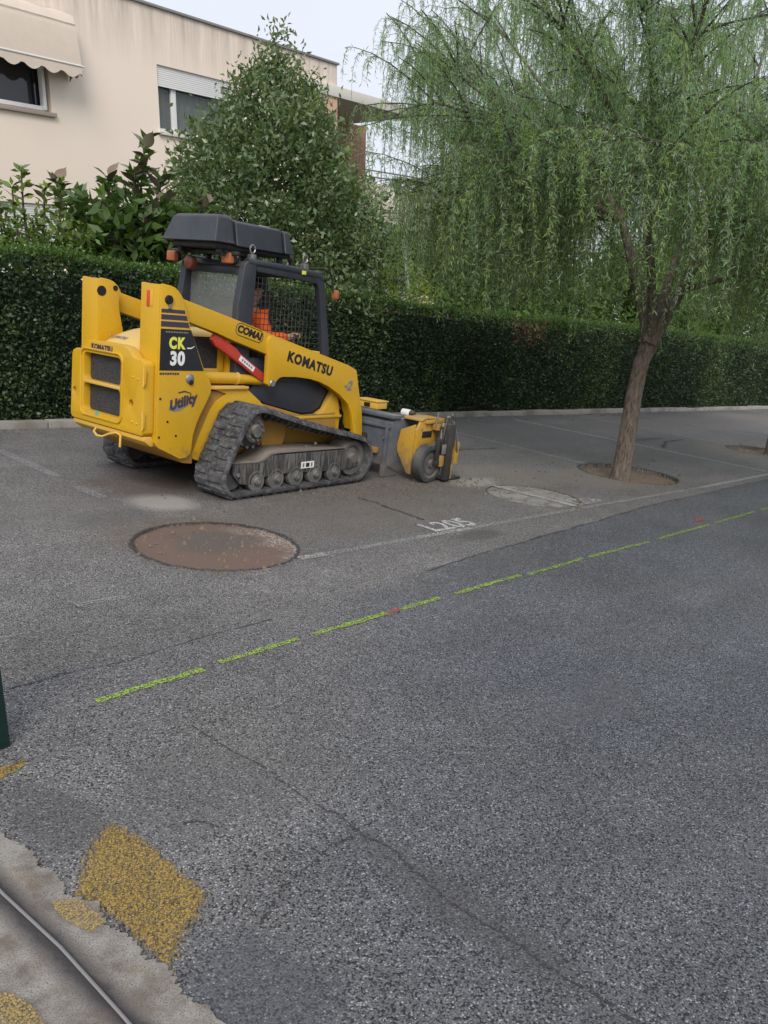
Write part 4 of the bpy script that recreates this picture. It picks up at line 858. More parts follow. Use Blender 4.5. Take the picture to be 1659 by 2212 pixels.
# ================================================================ operator in the cab
def person():
    R_ = empty('person', 'operator in orange work jacket seated inside the dark cab', 'person', (3.9125, 5.3077, 0), YAW)
    cy = .85
    def skin(name, verts, edges, rad, mat, sub=2):
        me = bpy.data.meshes.new(name); me.from_pydata(verts, edges, []); ob = bpy.data.objects.new(name, me); C.objects.link(ob)
        m = ob.modifiers.new('skin', 'SKIN'); m.use_smooth_shade = True
        for i, r in enumerate(rad): me.skin_vertices[0].data[i].radius = (r, r) if isinstance(r, (int, float)) else r
        me.skin_vertices[0].data[0].use_root = True
        ob.modifiers.new('sub', 'SUBSURF').levels = sub; ob.modifiers['sub'].render_levels = sub
        new = bpy.data.meshes.new_from_object(ob.evaluated_get(bpy.context.evaluated_depsgraph_get()))
        bpy.data.objects.remove(ob); new.materials.clear()
        return link(name, new, mat, R_, 180)
    V = [(.74, cy, 1.12), (.745, cy, 1.25), (.775, cy, 1.42), (.80, cy, 1.50), (.825, cy, 1.555), (.845, cy, 1.62), (.875, cy, 1.70),   # spine 0-3, neck 4, head 5-6
         (.79, cy - .17, 1.47), (.86, cy - .22, 1.28), (1.08, cy - .27, 1.30), (1.13, cy - .285, 1.325),           # near arm to the lever
         (.79, cy + .17, 1.47), (.86, cy + .22, 1.28), (1.08, cy + .27, 1.30), (1.13, cy + .285, 1.325),
         (.80, cy - .10, 1.11), (1.16, cy - .11, 1.13), (1.22, cy - .11, .98), (1.30, cy - .11, .985),
         (.80, cy + .10, 1.11), (1.16, cy + .11, 1.13), (1.22, cy + .11, .98), (1.30, cy + .11, .985), (.845, cy, 1.765)]
    E_ = [(0, 1), (1, 2), (2, 3), (3, 4), (4, 5), (5, 6), (6, 23), (3, 7), (7, 8), (8, 9), (9, 10), (3, 11), (11, 12), (12, 13), (13, 14), (0, 15), (15, 16), (16, 17), (17, 18), (0, 19), (19, 20), (20, 21), (21, 22)]
    rad = [.13, .125, .125, .10, .052, .080, .088, .055, .045, .036, .028, .055, .045, .036, .028, .085, .062, .045, .035, .085, .062, .045, .035, .05]
    body = skin('body', V, E_, rad, SKIN)
    # jacket and trousers follow the body
    jv = [0, 1, 2, 3, 7, 8, 9, 11, 12, 13]; mp = {k: i for i, k in enumerate(jv)}
    skin('jacket', [V[k] for k in jv], [(mp[a], mp[b]) for a, b in E_ if a in mp and b in mp], [.165, .175, .185, .14, .085, .066, .050, .085, .066, .050], ORG)
    tv = [0, 15, 16, 17, 19, 20, 21]; mp = {k: i for i, k in enumerate(tv)}
    skin('trousers', [V[k] for k in tv], [(mp[a], mp[b]) for a, b in E_ if a in mp and b in mp], [.15, .10, .078, .062, .10, .078, .062], TRS)
    bm = BM(); bmesh.ops.create_uvsphere(bm, u_segments=18, v_segments=12, radius=1)
    for v in bm.verts:
        v.co = Vector((v.co.x * .105, v.co.y * .088, v.co.z * .085))
    bmesh.ops.delete(bm, geom=[f for f in bm.faces if f.calc_center_median().z < -.02 and f.calc_center_median().x > -.03], context='FACES')
    bmesh.ops.translate(bm, verts=bm.verts, vec=(.855, cy, 1.735)); bobj('hair', bm, HAIR, R_, smooth=180)
    for s in (-1, 1):
        latheo('ear', SKIN, R_, [(.008, cy + s * .082), (.022, cy + s * .086), (.012, cy + s * .097)], (.86, 0, 1.685), 'y', 10, smooth=180)
        latheo('eye', WHT, R_, [(.002, .955), (.009, .948), (.010, .935)], (0, cy + s * .032, 1.695), 'x', 10)
        # hand on the lever: five fingers
        hx, hy, hz = 1.13, cy + s * .285, 1.325
        for k in range(4): tubeo('finger', SKIN, R_, [(hx + .0, hy - .03 + k * .02, hz + .01), (hx + .035, hy - .03 + k * .02, hz + .018), (hx + .05, hy - .03 + k * .02, hz - .005), (hx + .035, hy - .03 + k * .02, hz - .028)], [.010, .009, .0085, .007], 8, smooth=180)
        tubeo('thumb', SKIN, R_, [(hx - .01, hy - s * .025, hz - .01), (hx + .015, hy - s * .045, hz - .03), (hx + .04, hy - s * .035, hz - .035)], [.011, .010, .008], 8, smooth=180)
    latheo('nose', SKIN, R_, [(.016, .935), (.012, .955), (.004, .97)], (0, cy, 1.672), 'x', 8, smooth=180)
person()

# ================================================================ foliage helpers
def leaves(name, P, D, Ln, Wd, mat, parent, rnd=None, fold=.25, midx=.45):
    """one kite-shaped face pair per leaf: P base, D unit axis"""
    n = len(P); D = D / np.linalg.norm(D, axis=1, keepdims=True)
    r = rng.normal(size=(n, 3)); side = np.cross(D, r); side /= np.linalg.norm(side, axis=1, keepdims=True) + 1e-9
    nn = np.cross(side, D); Ln = np.broadcast_to(Ln, n)[:, None]; Wd = np.broadcast_to(Wd, n)[:, None]
    mid = P + D * Ln * midx; tip = P + D * Ln - nn * Ln * .12; up = nn * Wd * fold
    V = np.stack([P, mid + side * Wd / 2 + up, tip, mid - side * Wd / 2 + up], 1).reshape(-1, 3)
    me = bpy.data.meshes.new(name); me.vertices.add(4 * n); me.vertices.foreach_set('co', V.ravel().astype(np.float32))
    me.loops.add(4 * n); me.loops.foreach_set('vertex_index', np.arange(4 * n, dtype=np.int32))
    me.polygons.add(n); me.polygons.foreach_set('loop_start', np.arange(0, 4 * n, 4, dtype=np.int32)); me.polygons.foreach_set('loop_total', np.full(n, 4, dtype=np.int32))
    me.update(calc_edges=True); me.validate()
    a = me.attributes.new('rnd', 'FLOAT', 'FACE'); a.data.foreach_set('value', (rng.random(n) if rnd is None else np.clip(rnd, 0, 1)).astype(np.float32))
    ob = link(name, me, mat, parent); ob['kind'] = 'stuff'; return ob
def unit(n): v = rng.normal(size=(n, 3)); return v / np.linalg.norm(v, axis=1, keepdims=True)
def vnoise(P, f, seed=0):       # cheap smooth noise from a few sines
    r = np.random.default_rng(seed); s = 0
    for k in range(5):
        w = r.normal(size=3) * f * (1 + .6 * k); s = s + np.sin(P @ w + r.uniform(0, 6.28)) / (1 + .5 * k)
    return s / 2.2
def ribbons(name, chains, rads, mat, parent, n=3):
    """many thin tapered tubes in one mesh"""
    vs, fs = [], []
    for ch, (r0, r1) in zip(chains, rads):
        m = len(ch); base = len(vs)
        for i in range(m):
            t = Vector(ch[min(i + 1, m - 1)]) - Vector(ch[max(i - 1, 0)]); t.normalize()
            a = t.orthogonal().normalized() if i == 0 else (a - t * a.dot(t)).normalized()
            b = t.cross(a); r = r0 + (r1 - r0) * i / (m - 1)
            for k in range(n): vs.append(Vector(ch[i]) + r * (math.cos(2 * math.pi * k / n) * a + math.sin(2 * math.pi * k / n) * b))
        for i in range(m - 1):
            for k in range(n): fs.append((base + i * n + k, base + i * n + (k + 1) % n, base + (i + 1) * n + (k + 1) % n, base + (i + 1) * n + k))
    return mobj(name, vs, fs, mat, parent, 80)

# ================================================================ hedge
HY = lambda X: 9.03 - .014 * (X - 2)                # front face of the hedge
HH = lambda X: 1.84 - .10 * np.exp(-((X - 11) / 4.5) ** 2)
hd = empty('hedge', 'long clipped dark green hedge along the back of the parking bays', 'hedge', (12, 9.6, 0))
hd_inv = Vector((-12, -9.6, 0))
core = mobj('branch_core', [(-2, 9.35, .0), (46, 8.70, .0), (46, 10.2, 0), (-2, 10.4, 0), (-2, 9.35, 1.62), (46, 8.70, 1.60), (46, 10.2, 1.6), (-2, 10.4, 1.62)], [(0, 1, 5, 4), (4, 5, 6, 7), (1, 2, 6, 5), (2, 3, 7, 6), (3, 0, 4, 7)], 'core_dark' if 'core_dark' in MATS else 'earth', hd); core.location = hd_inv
def hpoints(n, x0, x1):
    u = rng.random(n); return x0 + (x1 - x0) * u
n1 = 92000; X = 1.6 + 26 * rng.random(n1) ** 1.25; Zz = .06 + (HH(X) - .06) * rng.random(n1)
Pf = np.stack([X, HY(X), Zz], 1); b = vnoise(Pf * [1, 0, 1], 1.6, 1) * .085 + vnoise(Pf * [1, 0, 1], 6, 2) * .04
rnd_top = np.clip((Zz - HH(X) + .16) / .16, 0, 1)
Pf[:, 1] += b + rng.exponential(.05, n1) - .02 + .10 * rnd_top ** 2
D = unit(n1) * .9 + np.array([0, -.75, .25]); tone = .32 + .26 * vnoise(Pf, 1.3, 5) + .16 * vnoise(Pf, 5, 6) + .2 * rng.normal(size=n1)
dead = (np.abs(X - 13.1) < .62 + .2 * vnoise(Pf, 5, 9)) & (Zz > 1.25 + .28 * np.abs(X - 13.1) + .15 * vnoise(Pf, 6, 8)) & (rng.random(n1) < .75)
sz = .040 + .018 * rng.random(n1); lift = np.array([-12, -9.6, 0])
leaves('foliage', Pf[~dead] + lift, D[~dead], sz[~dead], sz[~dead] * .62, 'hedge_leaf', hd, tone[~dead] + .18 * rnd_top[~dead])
leaves('withered_foliage', Pf[dead] + lift, D[dead], sz[dead], sz[dead] * .5, 'dead_leaf', hd)
n2 = 52000; X = 1.6 + 26 * rng.random(n2) ** 1.25; Yt = HY(X) + .02 + 1.25 * rng.random(n2) ** 1.2
Pt = np.stack([X, Yt, HH(X)], 1); Pt[:, 2] += vnoise(Pt * [1, 1, 0], 1.8, 3) * .05 + vnoise(Pt * [1, 1, 0], 7, 4) * .03 + rng.normal(size=n2) * .03
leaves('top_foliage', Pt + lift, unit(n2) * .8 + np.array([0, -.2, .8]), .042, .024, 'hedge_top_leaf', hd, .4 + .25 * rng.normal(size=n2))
ns = 420; Xs = np.repeat(1.6 + 22 * rng.random(ns), 7); Ys = HY(Xs) + np.repeat(.05 + .6 * rng.random(ns), 7); Zs_ = HH(Xs) + np.tile(np.linspace(0, 1, 7), ns) * np.repeat(.05 + .16 * rng.random(ns) ** 2, 7)
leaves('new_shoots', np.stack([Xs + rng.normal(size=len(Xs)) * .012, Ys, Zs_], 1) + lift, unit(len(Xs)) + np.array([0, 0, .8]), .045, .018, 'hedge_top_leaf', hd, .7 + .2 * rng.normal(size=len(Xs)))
nb = 60; ch = []
for k in range(nb):
    x_ = 1.6 + 20 * rng.random(); y_ = HY(x_) + rng.uniform(-.03, .03); z_ = rng.uniform(.3, 1.5); d = Vector((rng.uniform(-1, 1), -.1, rng.uniform(.2, 1))).normalized() * rng.uniform(.15, .4)
    ch.append([Vector((x_, y_ + .06, z_)) + hd_inv, Vector((x_, y_ - .03, z_)) + d * .5 + hd_inv, Vector((x_, y_ + .04, z_)) + d + hd_inv])
ribbons('bare_twig', ch, [(.005, .002)] * nb, 'shrub_bark', hd)['kind'] = 'stuff'

# ================================================================ weeping pepper trees
def bez(a, b, c, n): 
    a, b, c = Vector(a), Vector(b), Vector(c); return [(1 - t) ** 2 * a + 2 * t * (1 - t) * b + t * t * c for t in [i / (n - 1) for i in range(n)]]
def pepper(name, label, base, seed, scale=1.0, full=True, spin=0.0):
    r = random.Random(seed); R_ = empty(name, label, 'tree', base, 0, 'pepper trees standing in round pits')
    g = GRAV
    tp = [(0, 0, -.08), (.02, 0, .0), (.0, -.01, .5), (.01, 0, 1.0), (.05, .0, 1.35), (.09, -.05, 1.60), (.13, -.06, 1.76), (.15, -.06, 1.92)]
    trunk = BM(); tube(trunk, [Vector(p) * scale for p in tp], [.135 * scale, .112 * scale, .100 * scale, .093 * scale, .090 * scale, .102 * scale, .092 * scale, .03 * scale], 16)
    # view-facing right vector
    rt = Vector((.452, -.892, 0)); aw = Vector((.892, .452, 0))
    def W(a, d, z): return (rt * a + aw * d) * scale + Vector((0, 0, z * scale))
    limbs = [  # (start, mid, end, r0)
        (W(.07, 0, 1.60), W(-.10, .1, 2.05), W(-.45, .2, 2.9), .080), (W(.09, 0, 1.58), W(.26, 0, 2.10), W(.52, -.1, 2.75), .085), (W(.09, .0, 1.66), W(.15, .5, 2.2), W(.3, 1.2, 3.1), .065),
        (W(.09, -.0, 1.66), W(.0, -.5, 2.2), W(-.2, -1.1, 3.0), .06), (W(.25, 0, 2.15), W(.5, .1, 2.28), W(.95, .15, 2.42), .042)]
    ends = []
    def nxt(p, az, el, L): return p + (rt * math.sin(az) * math.cos(el) + aw * math.cos(az) * math.cos(el)) * L * scale + Vector((0, 0, math.sin(el) * L * scale))
    secs = []
    for i, (a, m, e, rr) in enumerate(limbs):
        tube(trunk, bez(a, m, e, 7), [rr * scale * (1 - .45 * k / 6) for k in range(7)], 9)
        if i == 4: kids = [(1.5, .2, 1.6), (2.0, .35, 1.5), (.8, .25, 1.5)]
        elif i == 0: kids = [(-1.55, .42, 2.9), (-1.75, .62, 2.6), (-1.2, .75, 2.7), (-2.1, .45, 2.4), (-1.0, .4, 2.3), (-.5, 1.05, 2.4), (-1.5, .22, 2.4), (-1.3, .02, 2.3), (-1.9, .05, 2.1), (-.8, .1, 2.0), (-2.4, .15, 1.8), (-1.6, .85, 2.9), (-1.5, .52, 3.15)]
        elif i == 1: kids = [(1.2, .75, 2.4), (.2, 1.15, 2.6), (1.9, .6, 2.2), (-.6, 1.2, 2.6), (1.5, .4, 2.2), (2.6, .9, 2.3), (2.2, .15, 1.9), (.6, .5, 2.1), (3.0, .4, 2.0), (1.6, .05, 1.8), (.9, .1, 1.9), (-2.8, .3, 1.9), (2.7, .1, 1.7)]
        elif i == 2: kids = [(-.5, .5, 2.4), (.4, .6, 2.3), (0, 1.1, 2.2), (1.0, .35, 2.0), (-1.0, .1, 2.2), (-.3, .15, 2.0)]
        else: kids = [(-2.6, .5, 2.3), (2.9, .55, 2.2), (-2.0, .8, 2.2), (3.4, 1.0, 2.1), (-1.7, .3, 2.2), (-2.2, .05, 1.9), (3.0, .1, 1.8), (-1.3, .15, 2.2)]
        for az, el, L in kids:
            az += spin + r.uniform(-.15, .15); e2 = nxt(e, az, el, L * r.uniform(.9, 1.1)); m2 = nxt(e, az, el + .12, L * .5)
            pts = bez(e, m2, e2, 8); tube(trunk, pts, [.036 * scale * (1 - .72 * k / 7) for k in range(8)], 7); secs.append(pts)
    tk = bobj('trunk', trunk, 'pepper_bark', R_, smooth=60)
    # third order branches
    tw, rd, tips = [], [], []
    for pts in secs:
        for q in range(15 if full else 9):
            k = r.uniform(.18, 1.0); i = min(6, int(k * 7)); p = pts[i].lerp(pts[i + 1], k * 7 - i); d = (pts[i + 1] - pts[i]).normalized()
            dv = (d * .95 + Vector((r.gauss(0, .5), r.gauss(0, .5), r.gauss(.22, .35)))).normalized(); L = r.uniform(.5, 1.35) * scale
            c = bez(p, p + dv * L * .6 + Vector((0, 0, .04)), p + dv * L + g * L * .14, 5); tw.append(c); rd.append((.011 * scale, .004)); tips.append(c)
    ribbons('branches', tw, rd, 'twig_bark', R_, 4)['kind'] = 'stuff'
    # weeping strands
    Ps, Ds, Ls, Rn = [], [], [], []; sc, sr = [], []
    for c in tips:
        for q in range(23 if full else 13):
            k = r.uniform(.1, 1.0); i = min(3, int(k * 4)); p = c[i].lerp(c[i + 1], k * 4 - i)
            out = Vector((r.gauss(0, 1), r.gauss(0, 1), .2)).normalized(); lim = 1.50 if math.hypot(p.x, p.y) > .9 * scale else 2.25
            if p.z > 3.6 * scale and r.random() < .22: continue
            L = min(r.uniform(.22, .85) * (1.75 if p.z < 3.2 * scale else .85), max(.15, p.z - lim * scale + r.uniform(-.35, .25))) * scale
            if L < .18: continue
            a = r.uniform(.12, .7) * L; S_ = [p + out * a * (1 - math.exp(-4 * s_)) + g * L * s_ ** 1.25 for s_ in (0, .2, .45, .7, 1.0)]
            sc.append(S_); sr.append((.0032, .0012)); tone = r.gauss(.52 - .15 * (p.z - 2.4), .18); m = int(20 + 44 * L)
            t_ = np.sort(rng.random(m)); seg = np.minimum((t_ * 4).astype(int), 3); fr = (t_ * 4 - seg)[:, None]; A = np.array([list(x_) for x_ in S_])
            Ps.append(A[seg] * (1 - fr) + A[seg + 1] * fr)
            lat = rng.normal(size=(m, 3)); Ds.append(np.array(g)[None] * .9 + lat * .85); Ls.append(np.full(m, .050) * rng.uniform(.7, 1.35, m)); Rn.append(np.clip(tone + rng.normal(size=m) * .10, 0, 1))
    P_ = np.concatenate(Ps); ribbons('hanging_twigs', sc, sr, 'pepper_twig' if 'pepper_twig' in MATS else 'shrub_bark', R_, 3)['kind'] = 'stuff'
    Ln_ = np.concatenate(Ls); leaves('crown', P_, np.concatenate(Ds), Ln_, Ln_ * .14, 'pepper_leaf', R_, np.concatenate(Rn), fold=.15)
    return R_
pepper('pepper_tree', 'large weeping pepper tree with leaning brown trunk and feathery crown', (8.98, 4.55, 0), 3)
pepper('pepper_tree', 'second weeping pepper tree cut off by the right edge of the photo', (14.25, 4.62, 0), 11, 1.0, False, 1.3)

# ================================================================ broad-leaved trees and shrubs behind the hedge
def cloudtree(name, label, base, env, nclump, per, leaf, mat, seed, bmat='shrub_bark', clr=.30, group=None, tone=0, cat='tree', trunk=.10):
    """env(t) -> radius at height fraction t, total height H first"""
    H, rf = env; r = np.random.default_rng(seed); R_ = empty(name, label, cat, base, 0, group)
    t = r.random(nclump * 4); rad = np.array([rf(x) for x in t]); keep = r.random(len(t)) < (rad / rad.max()) ** 1.3; t, rad = t[keep][:nclump], rad[keep][:nclump]
    n = len(t); az = r.uniform(0, 2 * math.pi, n); rr = rad * np.sqrt(r.uniform(.12, 1, n)) * (1 + .16 * np.sin(3 * az + 5 * t * 3 + seed))
    Cc = np.stack([rr * np.cos(az), rr * np.sin(az), t * H], 1)
    ch, rd = [[Vector((0, 0, -.1)), Vector((.03, 0, H * .35)), Vector((-.02, .02, H * .7)), Vector((0, 0, H * .97))]], [(trunk, .012)]
    for i in range(0, n, max(1, n // 160)):
        c = Cc[i]; z0 = max(.1, c[2] - .5 * math.hypot(c[0], c[1])); ch.append([Vector((0, 0, z0)), Vector((c[0] * .5, c[1] * .5, (z0 + c[2]) / 2 + .05)), Vector(c)]); rd.append((.018, .004))
    ribbons('trunk', ch, rd, bmat, R_, 5)
    P_ = np.repeat(Cc, per, 0); N = len(P_); ct = np.repeat(r.normal(size=n) * .16, per); off = r.normal(size=(N, 3)) * clr * .42; P_ = P_ + off
    out = P_ - np.array([0, 0, H * .4]); out /= np.linalg.norm(out, axis=1, keepdims=True) + 1e-6
    d = unit(N) * .8 + out * .55 + np.array([0, 0, -.1]); L = leaf[0] * r.uniform(.7, 1.3, N)
    leaves('crown', P_, d, L, L * leaf[1], mat, R_, .40 + ct + tone + r.normal(size=N) * .13); return R_
def rf_cone(t):
    return float(np.interp(t, [0, .15, .35, .50, .62, .75, .86, .95, 1.0], [1.75, 2.05, 2.05, 1.85, 1.60, 1.08, .62, .20, .05]))
cloudtree('broadleaf_tree', 'tall cone-shaped evergreen tree with small glossy leaves behind the loader', (8.72, 11.3, 0), (5.62, rf_cone), 1500, 52, (.096, .44), 'cone_leaf', 21, clr=.30)
cloudtree('lime_shrub', 'yellow-green shrub just above the hedge beside the cone-shaped tree', (10.95, 10.4, 0), (2.42, lambda t: .22 + .75 * math.sin(math.pi * min(1, t * .8 + .15))), 90, 34, (.095, .4), 'lime_leaf', 22, clr=.22, cat='shrub', trunk=.03)
cloudtree('lime_shrub', 'tall thin lime shrub against the pale wall right of the cone-shaped tree', (11.6, 11.6, 0), (3.7, lambda t: .38 * math.sin(math.pi * min(1, t * .9 + .08))), 60, 26, (.08, .4), 'lime_leaf', 23, clr=.2, cat='shrub', trunk=.03)
cloudtree('dark_shrub', 'low dark shrub showing above the hedge under the pepper tree', (13.6, 10.3, 0), (2.08, lambda t: .1 + .5 * math.sin(math.pi * min(1, t * .8 + .15))), 70, 36, (.06, .5), 'hedge_leaf', 24, clr=.2, cat='shrub', trunk=.03)
GT = [((19, 13.5), 4.2, 2.0, 'bushy green garden tree behind the pepper tree trunk'), ((23.5, 12.5), 4.4, 2.2, 'bushy green garden tree right of the pepper tree trunk, beyond the hedge'), ((29, 13), 5.5, 2.8, 'large green garden tree beyond the far end of the hedge'), ((16.2, 14.8), 3.4, 1.6, 'green garden tree left of the pepper tree trunk, beyond the hedge'), ((37, 16), 7.5, 4.0, 'far green tree at the right end of the garden'), ((27, 21), 6.5, 3.2, 'far green tree between the nearer garden trees')]
for i, ((x_, y_), H_, r_, lb) in enumerate(GT):
    cloudtree('garden_tree', lb, (x_, y_, .05), (H_, lambda t, r_=r_: r_ * (.45 + .75 * math.sin(math.pi * min(1, t * .85 + .12)) ** .8) * .8), 520, 34, (.15, .55), 'garden_leaf', 40 + i, clr=.5, group='garden trees beyond the hedge')

# dry bush by the canopy
def drybush():
    R_ = empty('dry_bush', 'bare greyish brown bush below the building canopy', 'bush', (12.2, 13.2, 0)); r = random.Random(8); ch, rd = [], []
    for k in range(260):
        a = r.uniform(0, 6.28); h0 = r.uniform(1.2, 3.2); p = Vector((r.gauss(0, .18), r.gauss(0, .18), h0)); e = p + Vector((math.cos(a) * r.uniform(.2, .8), math.sin(a) * r.uniform(.2, .8), r.uniform(.4, 1.1)))
        ch.append([p * .5 + Vector((0, 0, h0 * .2)), p, p.lerp(e, .6) + Vector((0, 0, .1)), e]); rd.append((.010, .003))
    o_ = ribbons('twigs', ch, rd, 'dry_bark', R_, 3); o_['kind'] = 'stuff'
bark('dry_bark', (.20, .17, .13), (.36, .31, .25))
drybush()

# rubber tree: every leaf its own object
def leafmesh(name, L, Wd, mats, curl=.18):
    prof = [0, .45, .85, 1.0, .92, .62, .18, 0]; n = len(prof); vs, fs = [], []
    for i, w in enumerate(prof):
        t = i / (n - 1); z = -curl * L * t * t; vs += [(L * t, -w * Wd / 2, z + .12 * w * Wd), (L * t, 0, z), (L * t, w * Wd / 2, z + .12 * w * Wd)]
    for i in range(n - 1):
        for k in range(2): fs.append((3 * i + k, 3 * i + 3 + k, 3 * i + 4 + k, 3 * i + 1 + k))
    me = bpy.data.meshes.new(name); me.from_pydata(vs, [], fs); me.update(); me.polygons.foreach_set('use_smooth', [True] * len(fs)); me.materials.append(MATS[mats]); return me
def leafy(name, label, cat, base, stems, L, Wd, mats, per, seed, up=.45):
    R_ = empty(name, label, cat, base); r = random.Random(seed)
    ribbons('stem', [[Vector(p) for p in s] for s in stems], [(.022, .008)] * len(stems), 'shrub_bark', R_, 6)
    ms = [leafmesh('leaf', L * k, Wd * k, m) for m in mats for k in (.85, 1.0, 1.15)]; cnt = 0
    for s in stems:
        m = len(s)
        for q in range(per):
            k = 1 - (q / per) ** 1.1 * .75; i = min(m - 2, int(k * (m - 1))); p = Vector(s[i]).lerp(Vector(s[i + 1]), k * (m - 1) - i); az = q * 2.4 + r.uniform(-.4, .4)
            el = up + .45 * (1 - q / per) - .75 * (q / per) + r.uniform(-.3, .3)
            d = Vector((math.cos(az) * math.cos(el), math.sin(az) * math.cos(el), math.sin(el))); yv = Vector((0, 0, 1)).cross(d).normalized() if abs(d.z) < .99 else Vector((0, 1, 0)); zv = d.cross(yv)
            ob = bpy.data.objects.new('leaf', r.choice(ms)); C.objects.link(ob); ob.parent = R_; cnt += 1
            ob.matrix_local = Matrix(((d.x, yv.x, zv.x, p.x), (d.y, yv.y, zv.y, p.y), (d.z, yv.z, zv.z, p.z), (0, 0, 0, 1))) @ Matrix.Rotation(r.uniform(-.9, .9), 4, 'X')
    return R_
r = random.Random(12); stems = []
vr = Vector((.70, -.70, 0))           # screen-right at this spot; screen plane x = vr
for sx_, zt, dp in ((-.95, 2.80, 0), (-.62, 2.62, -.1), (-.30, 2.95, .1), (-.08, 2.70, -.2), (.16, 3.42, .1), (.10, 3.05, -.1), (.42, 3.0, 0), (.55, 2.7, -.2), (-.72, 2.25, -.2), (-.40, 2.35, -.3), (.0, 2.4, -.35), (.35, 2.45, -.35), (.75, 2.5, -.1), (-.2, 2.1, -.4), (.95, 2.75, .1)):
    e = vr * sx_ + Vector((.7, .7, 0)) * dp; stems.append([(e.x * .15, e.y * .15, 1.0), (e.x * .5, e.y * .5, 1.0 + (zt - 1.0) * .45), (e.x * .85, e.y * .85, 1.0 + (zt - 1.0) * .8), (e.x, e.y, zt)])
leafy('rubber_tree', 'bushy rubber plant with big glossy dark leaves against the pink wall', 'plant', (5.72, 10.35, 0), stems, .25, .125, ['rubber_leaf', 'rubber_leaf', 'rubber_leaf', 'rubber_leaf_bronze'], 20, 5)
def stemleaves(root, stems, k, L, Wd, mat, spread, tone):
    P_, D_ = [], []
    for st in stems:
        A = np.array(st); t = 3 * (1 - .62 * rng.random(k) ** 1.2); i = np.minimum(t.astype(int), 2); f = (t - i)[:, None]; b = A[i] * (1 - f) + A[i + 1] * f
        d = unit(k) + np.array([0, 0, .55]); P_.append(b + unit(k) * spread * rng.random((k, 1))); D_.append(d)
    leaves('small_leaves', np.concatenate(P_), np.concatenate(D_), L, Wd, mat, root, tone + .2 * rng.normal(size=k * len(stems)), .2, .5)
RT = bpy.data.objects['rubber_tree']; stemleaves(RT, stems, 46, .17, .085, 'garden_leaf', .13, .22); nq = 900; Pq = np.clip(rng.normal(size=(nq, 3)), -1.5, 1.5) * [.44, .44, .34] + [0, 0, 2.12]
leaves('inner_leaves', Pq, unit(nq) + [0, 0, .2], .21, .10, 'garden_leaf', RT, .25 + .2 * rng.normal(size=nq), .15)
stems = []
for sx_, zt, dp in ((-.55, 2.75, 0), (-.35, 2.60, .05), (-.18, 2.78, -.1), (.05, 2.62, 0), (.22, 2.66, .1), (-.45, 2.30, -.1), (-.05, 2.25, -.1), (.35, 2.20, -.15), (.15, 2.05, -.2), (-.25, 2.05, -.2), (.5, 2.1, 0)):
    e = vr * sx_ + Vector((.7, .7, 0)) * dp; stems.append([(e.x * .3, e.y * .3, 1.2), (e.x * .6, e.y * .6, 1.2 + (zt - 1.2) * .4), (e.x * .9, e.y * .9, 1.2 + (zt - 1.2) * .75), (e.x, e.y, zt)])
leafy('citrus_shrub', 'open yellow-green leafy shrub above the hedge at the left edge', 'shrub', (4.45, 10.1, 0), stems, .15, .066, ['citrus_leaf', 'citrus_leaf', 'rubber_leaf'], 22, 6, .3)
RT = bpy.data.objects['citrus_shrub']; stemleaves(RT, stems, 26, .10, .045, 'lime_leaf', .10, .05); nq = 700; Pq = np.clip(rng.normal(size=(nq, 3)), -1.5, 1.5) * [.36, .36, .22] + [0, 0, 1.95]
leaves('inner_leaves', Pq, unit(nq) + [0, 0, .3], .10, .045, 'garden_leaf', RT, .5 + .2 * rng.normal(size=nq), .15)

# ================================================================ building
P0 = Vector((15.3556, 17.4442, 7.612)); D1 = Vector((.98369, .15316, .09434)); UB = Vector((-.09851, .01990, .99494)); NB = Vector((.15050, -.98800, .03466))
BL = empty('house', 'pale pink flat-roofed two-storey house behind the hedge', 'building'); 
BL.matrix_world = Matrix(((D1.x, -NB.x, UB.x, P0.x), (D1.y, -NB.y, UB.y, P0.y), (D1.z, -NB.z, UB.z, P0.z), (0, 0, 0, 1)))
